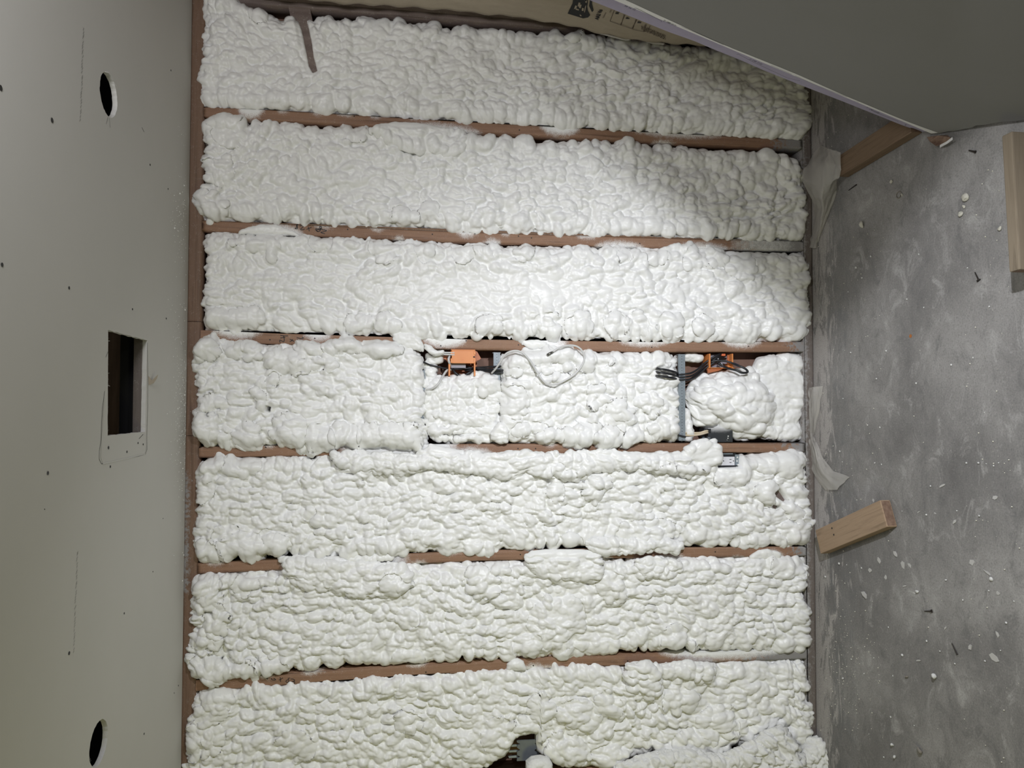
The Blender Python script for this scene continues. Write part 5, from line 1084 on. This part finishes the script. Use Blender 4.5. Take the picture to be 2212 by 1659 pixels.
put('foam_crumb', CY[0], 1927, 393, 6, 90, 'small cream crumb by the brown split lumber and the anchor ring', 'foam crumb', G1)
put('foam_crumb', CY[1], 2161, 494, 9, 70, 'cream foam crumb resting against the weathered plank', 'foam crumb', G1)
put('foam_crumb', CR[0], 2022, 1461, 8.5, 30, 'brightest chunky foam crumb in the open floor, casting a shadow', 'foam crumb', G1, 1.3)
put('foam_crumb', CR[1], 1983, 1277, 6, 0, 'smooth round white foam bead beside a thin sliver', 'foam crumb', G1)
put('foam_crumb', CR[2], 2143, 1251, 6, 10, 'yellowish foam crumb touching the long pale sliver', 'foam crumb', G1)
put('foam_crumb', CR[3], 1930, 1609, 6, 10, 'white foam crumb near the lower frame edge, upper of a close pair', 'foam crumb', G1)
put('foam_crumb', CR[4], 1935, 1635, 6, 80, 'white foam crumb near the lower frame edge, lower of a close pair', 'foam crumb', G1)
put('gypsum_flake', FL[0], 2149, 1422, 12, 80, 'largest white gypsum flake on the floor, lying flat', 'gypsum flake', G2, .5)
put('gypsum_flake', FL[1], 2101, 1214, 9, 120, 'pale rectangular gypsum flake in open floor to the right of the tan offcut', 'gypsum flake', G2, .6)
put('gypsum_flake', FL[2], 1950, 1219, 10, 10, 'larger half of a broken gypsum flake below the tan offcut', 'gypsum flake', G2, .6)
put('gypsum_flake', FL[3], 1965, 1221, 6, 70, 'smaller half of a broken gypsum flake below the tan offcut', 'gypsum flake', G2, .8)
put('gypsum_flake', FL[4], 1900, 1210, 9, 40, 'gypsum flake under the end of the tan offcut, left of the broken one', 'gypsum flake', G2, .8)
put('gypsum_flake', FL[0], 1935, 1197, 7, 50, 'thick gypsum flake standing up just below the tan offcut end', 'gypsum flake', G2, 1.6)
put('gypsum_flake', FL[1], 1881, 1232, 7, 100, 'upright gypsum flake between the bottom plate and the broken flake', 'gypsum flake', G2, 1.4)
put('gypsum_flake', FL[2], 1914, 1248, 6, 160, 'small triangular gypsum flake below the broken one', 'gypsum flake', G2)
put('gypsum_flake', FL[3], 1868, 1284, 9, 70, 'bent gypsum flake with a dark shadow, nearest the bottom plate', 'gypsum flake', G2, 1.8)
put('gypsum_flake', FL[4], 2096, 1397, 8, 150, 'dull gypsum flake up left of the largest white flake', 'gypsum flake', G2, 1.2)
put('gypsum_flake', FL[0], 2151, 1075, 7, 110, 'grey gypsum flake in the upper open floor near the frame edge', 'gypsum flake', G2)
put('gypsum_flake', FL[1], 1887, 1082, 5, 10, 'gypsum flake touching the upper corner of the tan offcut', 'gypsum flake', G2)
put('gypsum_flake', FL[2], 2156, 1282, 6, 80, 'square gypsum flake below the long pale sliver', 'gypsum flake', G2)
put('gypsum_flake', FL[3], 2155, 1370, 6, 40, 'crumpled gypsum flake above the largest white flake in the photo', 'gypsum flake', G2)
G3 = 'pale slivers on the floor'
for me, x, y, q, a, l in ((SL[0], 2037, 1049, 4, -65, 'short curled pale sliver in the open floor above the tan offcut level'), (SL[1], 2062, 1128, 4.2, -38, 'straight pale sliver to the right of the tan offcut end'), (SL[2], 2134, 1237, 4.5, 72, 'longest pale sliver, beside a yellowish foam crumb'),
                          (SL[3], 1975, 1281, 2.6, 85, 'thin sliver touching the smooth round white bead'), (SL[0], 1955, 1266, 2.6, -70, 'thin sliver left of the smooth round white bead'), (SL[1], 2021, 1109, 2.2, 80, 'tiny upright sliver above the straight pale sliver'), (SL[2], 1985, 1106, 2.6, -60, 'tiny slanted sliver up right of the tan offcut end'), (SL[3], 2043, 1356, 2.6, -40, 'tiny bright sliver beside the dark pin'), (SL[0], 1985, 1427, 3, -70, 'white sliver above the brightest chunky crumb in the photo')):
    put('sliver', me, x, y, q, a, l, 'sliver', G3)
put('dirt_clump', DT[0], 1991, 1622, 10, 20, 'brown dirt clump with a pale crust near the lower frame edge', 'dirt clump')
put('dirt_clump', DT[1], 1960, 1462, 6, 60, 'small dark dirt clump left of the brightest chunky crumb', 'dirt clump')
small = [(2003, 1385), (1888, 1421), (1950, 1415), (1910, 1635), (1976, 1567), (1925, 1549), (2175, 1345), (1930, 1460), (2191, 1299), (2032, 1407), (2045, 1253), (2081, 1296), (2064, 1434), (1920, 1355), (1867, 1455), (1822, 1465), (1840, 1424), (2129, 1428), (2162, 1405), (1863, 600), (1850, 578), (1833, 630), (1895, 818), (1980, 828), (2056, 788), (2091, 579), (1915, 758), (1839, 762), (1822, 861), (2138, 662), (2103, 773), (2127, 891), (1996, 664), (1960, 646), (1986, 549), (1882, 554), (1875, 918), (1902, 923), (1815, 975), (1821, 998), (1891, 1000), (1905, 1003), (2089, 1000), (2131, 1002), (2147, 1006), (2158, 1000), (2115, 1000), (2137, 1276), (2011, 1050), (1949, 1104), (2002, 1112), (2068, 1103), (2117, 1114), (1862, 1227), (1814, 1217), (1830, 1220), (1784, 1246), (2043, 1253), (1872, 1128), (1788, 1196), (1823, 1190), (1877, 1115), (1865, 1147)]
LM = {'orange rust spot': (1967, 726), 'lower end of the weathered plank': (2190, 575), 'tan two by four offcut': (1840, 1145), 'round white bead': (1983, 1277), 'black drywall screw': (2005, 1320), 'brightest chunky foam crumb': (2022, 1461), 'largest white gypsum flake': (2149, 1422),
      'torn foam offcut in the corner': (1785, 1630), 'brown dirt clump': (1991, 1622), 'large plastic scrap': (1785, 430), 'long thin plastic scrap': (1790, 1010), 'broken gypsum flake': (1957, 1220), 'flat headed nail': (2110, 597), 'longest pale sliver': (2134, 1237), 'short curled sliver': (2037, 1049)}
LP = {k_: flo(*v) for k_, v in LM.items()}; near_of = {}
for i, p in enumerate(small):
    q = flo(*p); k_ = min(LP, key=lambda n: np.linalg.norm(LP[n] - q)); near_of.setdefault(k_, []).append((np.linalg.norm(LP[k_] - q), i))
RANK = ['nearest', 'second nearest', 'third nearest', 'fourth nearest', 'fifth nearest', 'sixth nearest', 'seventh nearest', 'eighth nearest', 'ninth nearest', 'tenth nearest', 'eleventh nearest', 'twelfth nearest', 'thirteenth nearest', 'fourteenth nearest']
for k_, L in near_of.items():
    for j, (_, i) in enumerate(sorted(L)):
        x, y = small[i]
        put('foam_crumb', CR[i % 6], x, y, 2.0 + 1.9 * random.Random(i).random(), 37 * i % 360, 'tiny pale foam crumb, ' + RANK[j] + ' of those round the ' + k_, 'foam crumb', 'tiny foam crumbs on the floor')
bm = bmesh.new(); rnd = random.Random(77)
for i in range(520):
    y = rnd.uniform(150, 1655); x = rnd.choice((rnd.uniform(1766, 2205), 1768 + abs(rnd.gauss(0, 70)), rnd.gauss(1850, 40), rnd.gauss(2130, 40)))
    if rnd.random() < .35: y = rnd.gauss(1430, 70); x = rnd.gauss(1830, 35)
    if not 1764 < x < 2208: continue
    if y < 330 and x > 1900: continue
    p = flo(x, y); q = rnd.choice((.0007, .0009, .0012, .0016, .0022))
    bmesh.ops.create_icosphere(bm, subdivisions=1, radius=q, matrix=Matrix.Translation((p[0], p[1], q * .5)))
o = obj('foam_dust', bm, m_foamyel, None, True); o['kind'] = 'stuff'; tag(o, 'scattered pale foam dust all over the concrete floor', 'foam dust')
# nails, screws, pin, anchor ring, rust spot
def nail(name, a, b, rad, head, label, cat='nail'):
    A = Vector(flo(*a, rad)); B = Vector(flo(*b, rad)); root = tag(empty(name, (A + B) / 2), label, cat, 'nails and screws on the floor'); inv = Matrix.Translation(-root.location)
    bm = bmesh.new(); cyl(bm, A, B, rad * .6, 8, rad); obj('shank', bm, m_nail, root, inv=inv)
    if head:
        d = (B - A).normalized(); bm = bmesh.new(); cyl(bm, B, B + d * .0025, head, 12); obj('head', bm, m_nail, root, inv=inv)
    return root
nail('nail', (2106, 588), (2114, 605), .0022, .006, 'dark nail with a flat head near the end of the weathered plank')
nail('screw', (1997, 1320), (2012, 1320), .0022, .0048, 'black drywall screw lying level below the round white bead', 'screw')
nail('pin', (2056, 1389), (2068, 1414), .0022, 0, 'thin dark headless pin beside the tiny bright sliver', 'pin')
nail('pin', (1833, 411), (1850, 399), .0024, 0, 'dark headless pin between the plastic scrap and the brown split lumber', 'pin')
nail('screw', (2093, 325), (2106, 328), .003, .004, 'stubby dark screw below the crushed drywall corner', 'screw')
bm = bmesh.new(); p = flo(1942, 421)
for q in range(24):
    a, b = 2 * math.pi * q / 24, 2 * math.pi * (q + 1) / 24
    ribbon(bm, [Vector((p[0] + .011 * math.cos(a), p[1] + .011 * math.sin(a), .002)), Vector((p[0] + .011 * math.cos(b), p[1] + .011 * math.sin(b), .002))], .003, (0, 0, 1))
bmesh.ops.remove_doubles(bm, verts=bm.verts, dist=.0006)
o = obj('anchor_ring', bm, m_dirt); md = o.modifiers.new('s', 'SOLIDIFY'); md.thickness = .003; tag(o, 'round dark anchor ring stuck to the concrete near the brown split lumber', 'ring')
put('foam_crumb', CY[2], 1949, 421, 4.5, 0, 'cream bead sitting on the rim of the round anchor ring', 'foam crumb', G1)
p = flo(1967, 726); bm = bmesh.new(); cyl(bm, (p[0], p[1], .0), (p[0], p[1], .0008), .006, 14); tag(obj('rust_spot', bm, m_rust), 'small orange rust spot on the open concrete', 'rust spot')

# ------------------------------------------------------------------ foam offcuts at the foot of the lowest bay
def ragged(name, top, bot, seed, label, yb=-.03, yf=-.08, **k_):
    o = foam(name, top, bot, seed, yb=yb, yf=yf, matl=m_foamcut, inset=1, **k_)
    o['label'] = label; o['category'] = 'foam offcut'; o['group'] = 'foam offcuts heaped at the wall foot'; return o
ragged('foam_offcut', [(1335, 1668), (1380, 1648), (1430, 1632), (1500, 1632), (1560, 1640), (1620, 1652), (1660, 1668)], [(1335, 1700), (1500, 1705), (1660, 1700)], 801, 'long flattened foam offcut along the lower frame edge', R=18, amps=(2.5, 3, 2.6), cells=(40, 20, 9), ripple=(.2, .2, .2, .2), und=6)
ragged('foam_offcut', [(1570, 1640), (1610, 1625), (1640, 1608), (1665, 1590), (1690, 1580), (1710, 1590), (1722, 1612), (1740, 1640)], [(1570, 1690), (1650, 1700), (1740, 1690)], 802, 'peaked torn foam offcut heaped against the lowest foam bay', R=20, amps=(4, 4.2, 3.2), cells=(34, 18, 8), ripple=(.2, .2, .2, .2), und=7, warp=16)
ragged('foam_offcut', [(1725, 1650), (1745, 1632), (1762, 1612), (1778, 1604), (1792, 1618), (1804, 1640), (1806, 1660)], [(1725, 1690), (1770, 1700), (1806, 1690)], 803, 'torn foam offcut slumped onto the floor in the lower corner of the wall', yb=-.005, yf=-.07, R=18, amps=(3, 3.4, 3.0), cells=(30, 16, 8), ripple=(.2, .2, .2, .2), und=5, warp=8)
ragged('foam_offcut', [(1140, 1656), (1152, 1646), (1172, 1643), (1190, 1648), (1196, 1660)], [(1140, 1680), (1170, 1690), (1196, 1682)], 804, 'rounded white foam lump under the notched grey plate', R=14, amps=(.8, .8, .5), ripple=(0, 0, 0, 0), und=1)

# ------------------------------------------------------------------ added hanging light above the frame, its plate made up to shadow the foam
r = tag(empty('added_work_light', (KEY[0], KEY[1], KEY[2])), 'added hanging work light with a made-up metal plate blocking its beam', 'lamp')
K = Vector(KEY); SP1, SP2 = wall(1050, 110), wall(1760, 730)
q1, q2 = [K + (Vector(p) - K).normalized() * .26 for p in (SP1, SP2)]
ed = (q2 - q1).normalized(); mid = (q1 + q2) / 2; ax = (mid - K).normalized(); dk = ax.cross(ed).normalized()
if dk.dot(Vector(wall(1740, 200)) - mid) < 0: dk = -dk
bm = bmesh.new(); q = [q1 - ed * .10, q2 + ed * .01, q2 + ed * .01 + dk * .12, q1 - ed * .10 + dk * .12]
bm.faces.new([bm.verts.new(p) for p in q]); o = part(obj, 'beam_blocker', bm, m_greyplate); md = o.modifiers.new('s', 'SOLIDIFY'); md.thickness = .002  # unseen plate added to block the beam and cast the diagonal shadow
bm = bmesh.new(); B = -(Vector(AIM) - K).normalized(); cyl(bm, K + B * .05, K + B * .14, .06, 20, .035); part(obj, 'lamp_head', bm, m_blk)
bm = bmesh.new(); cyl(bm, K + B * .10, (K.x, K.y, ZC - .001), .004, 8); part(obj, 'hanging_cord', bm, m_cable)
bm = bmesh.new(); cyl(bm, K + B * .09, (q1 + q2) / 2 + dk * .1, .003, 8); part(obj, 'blocker_arm', bm, m_blk)

# ------------------------------------------------------------------ small pieces go one level deeper, under the part they sit on
SUB = {'raised_ring': 'front_plate', 'centre_pip': 'front_plate', 'screw_boss': 'front_plate', 'screw_hole': 'front_plate', 'blade_slot': 'receptacle_face', 'ground_hole': 'receptacle_face', 'punched_hole': 'web', 'end_grain': 'timber',
       'nail_hole': 'timber', 'printed_letter': 'printed_shield', 'foam_dot': 'body', 'tape_print': 'end_tape', 'tape_rule': 'end_tape', 'clamp_nut': 'clamp', 'cable_end': 'cable_jacket', 'blue_tape': 'cable_jacket'}
for o in list(bpy.data.objects):
    st = o.name.split('.')[0]
    if o.parent is not None and st in SUB:
        for c in o.parent.children:
            if c.name.split('.')[0] == SUB[st]: o.parent = c; break
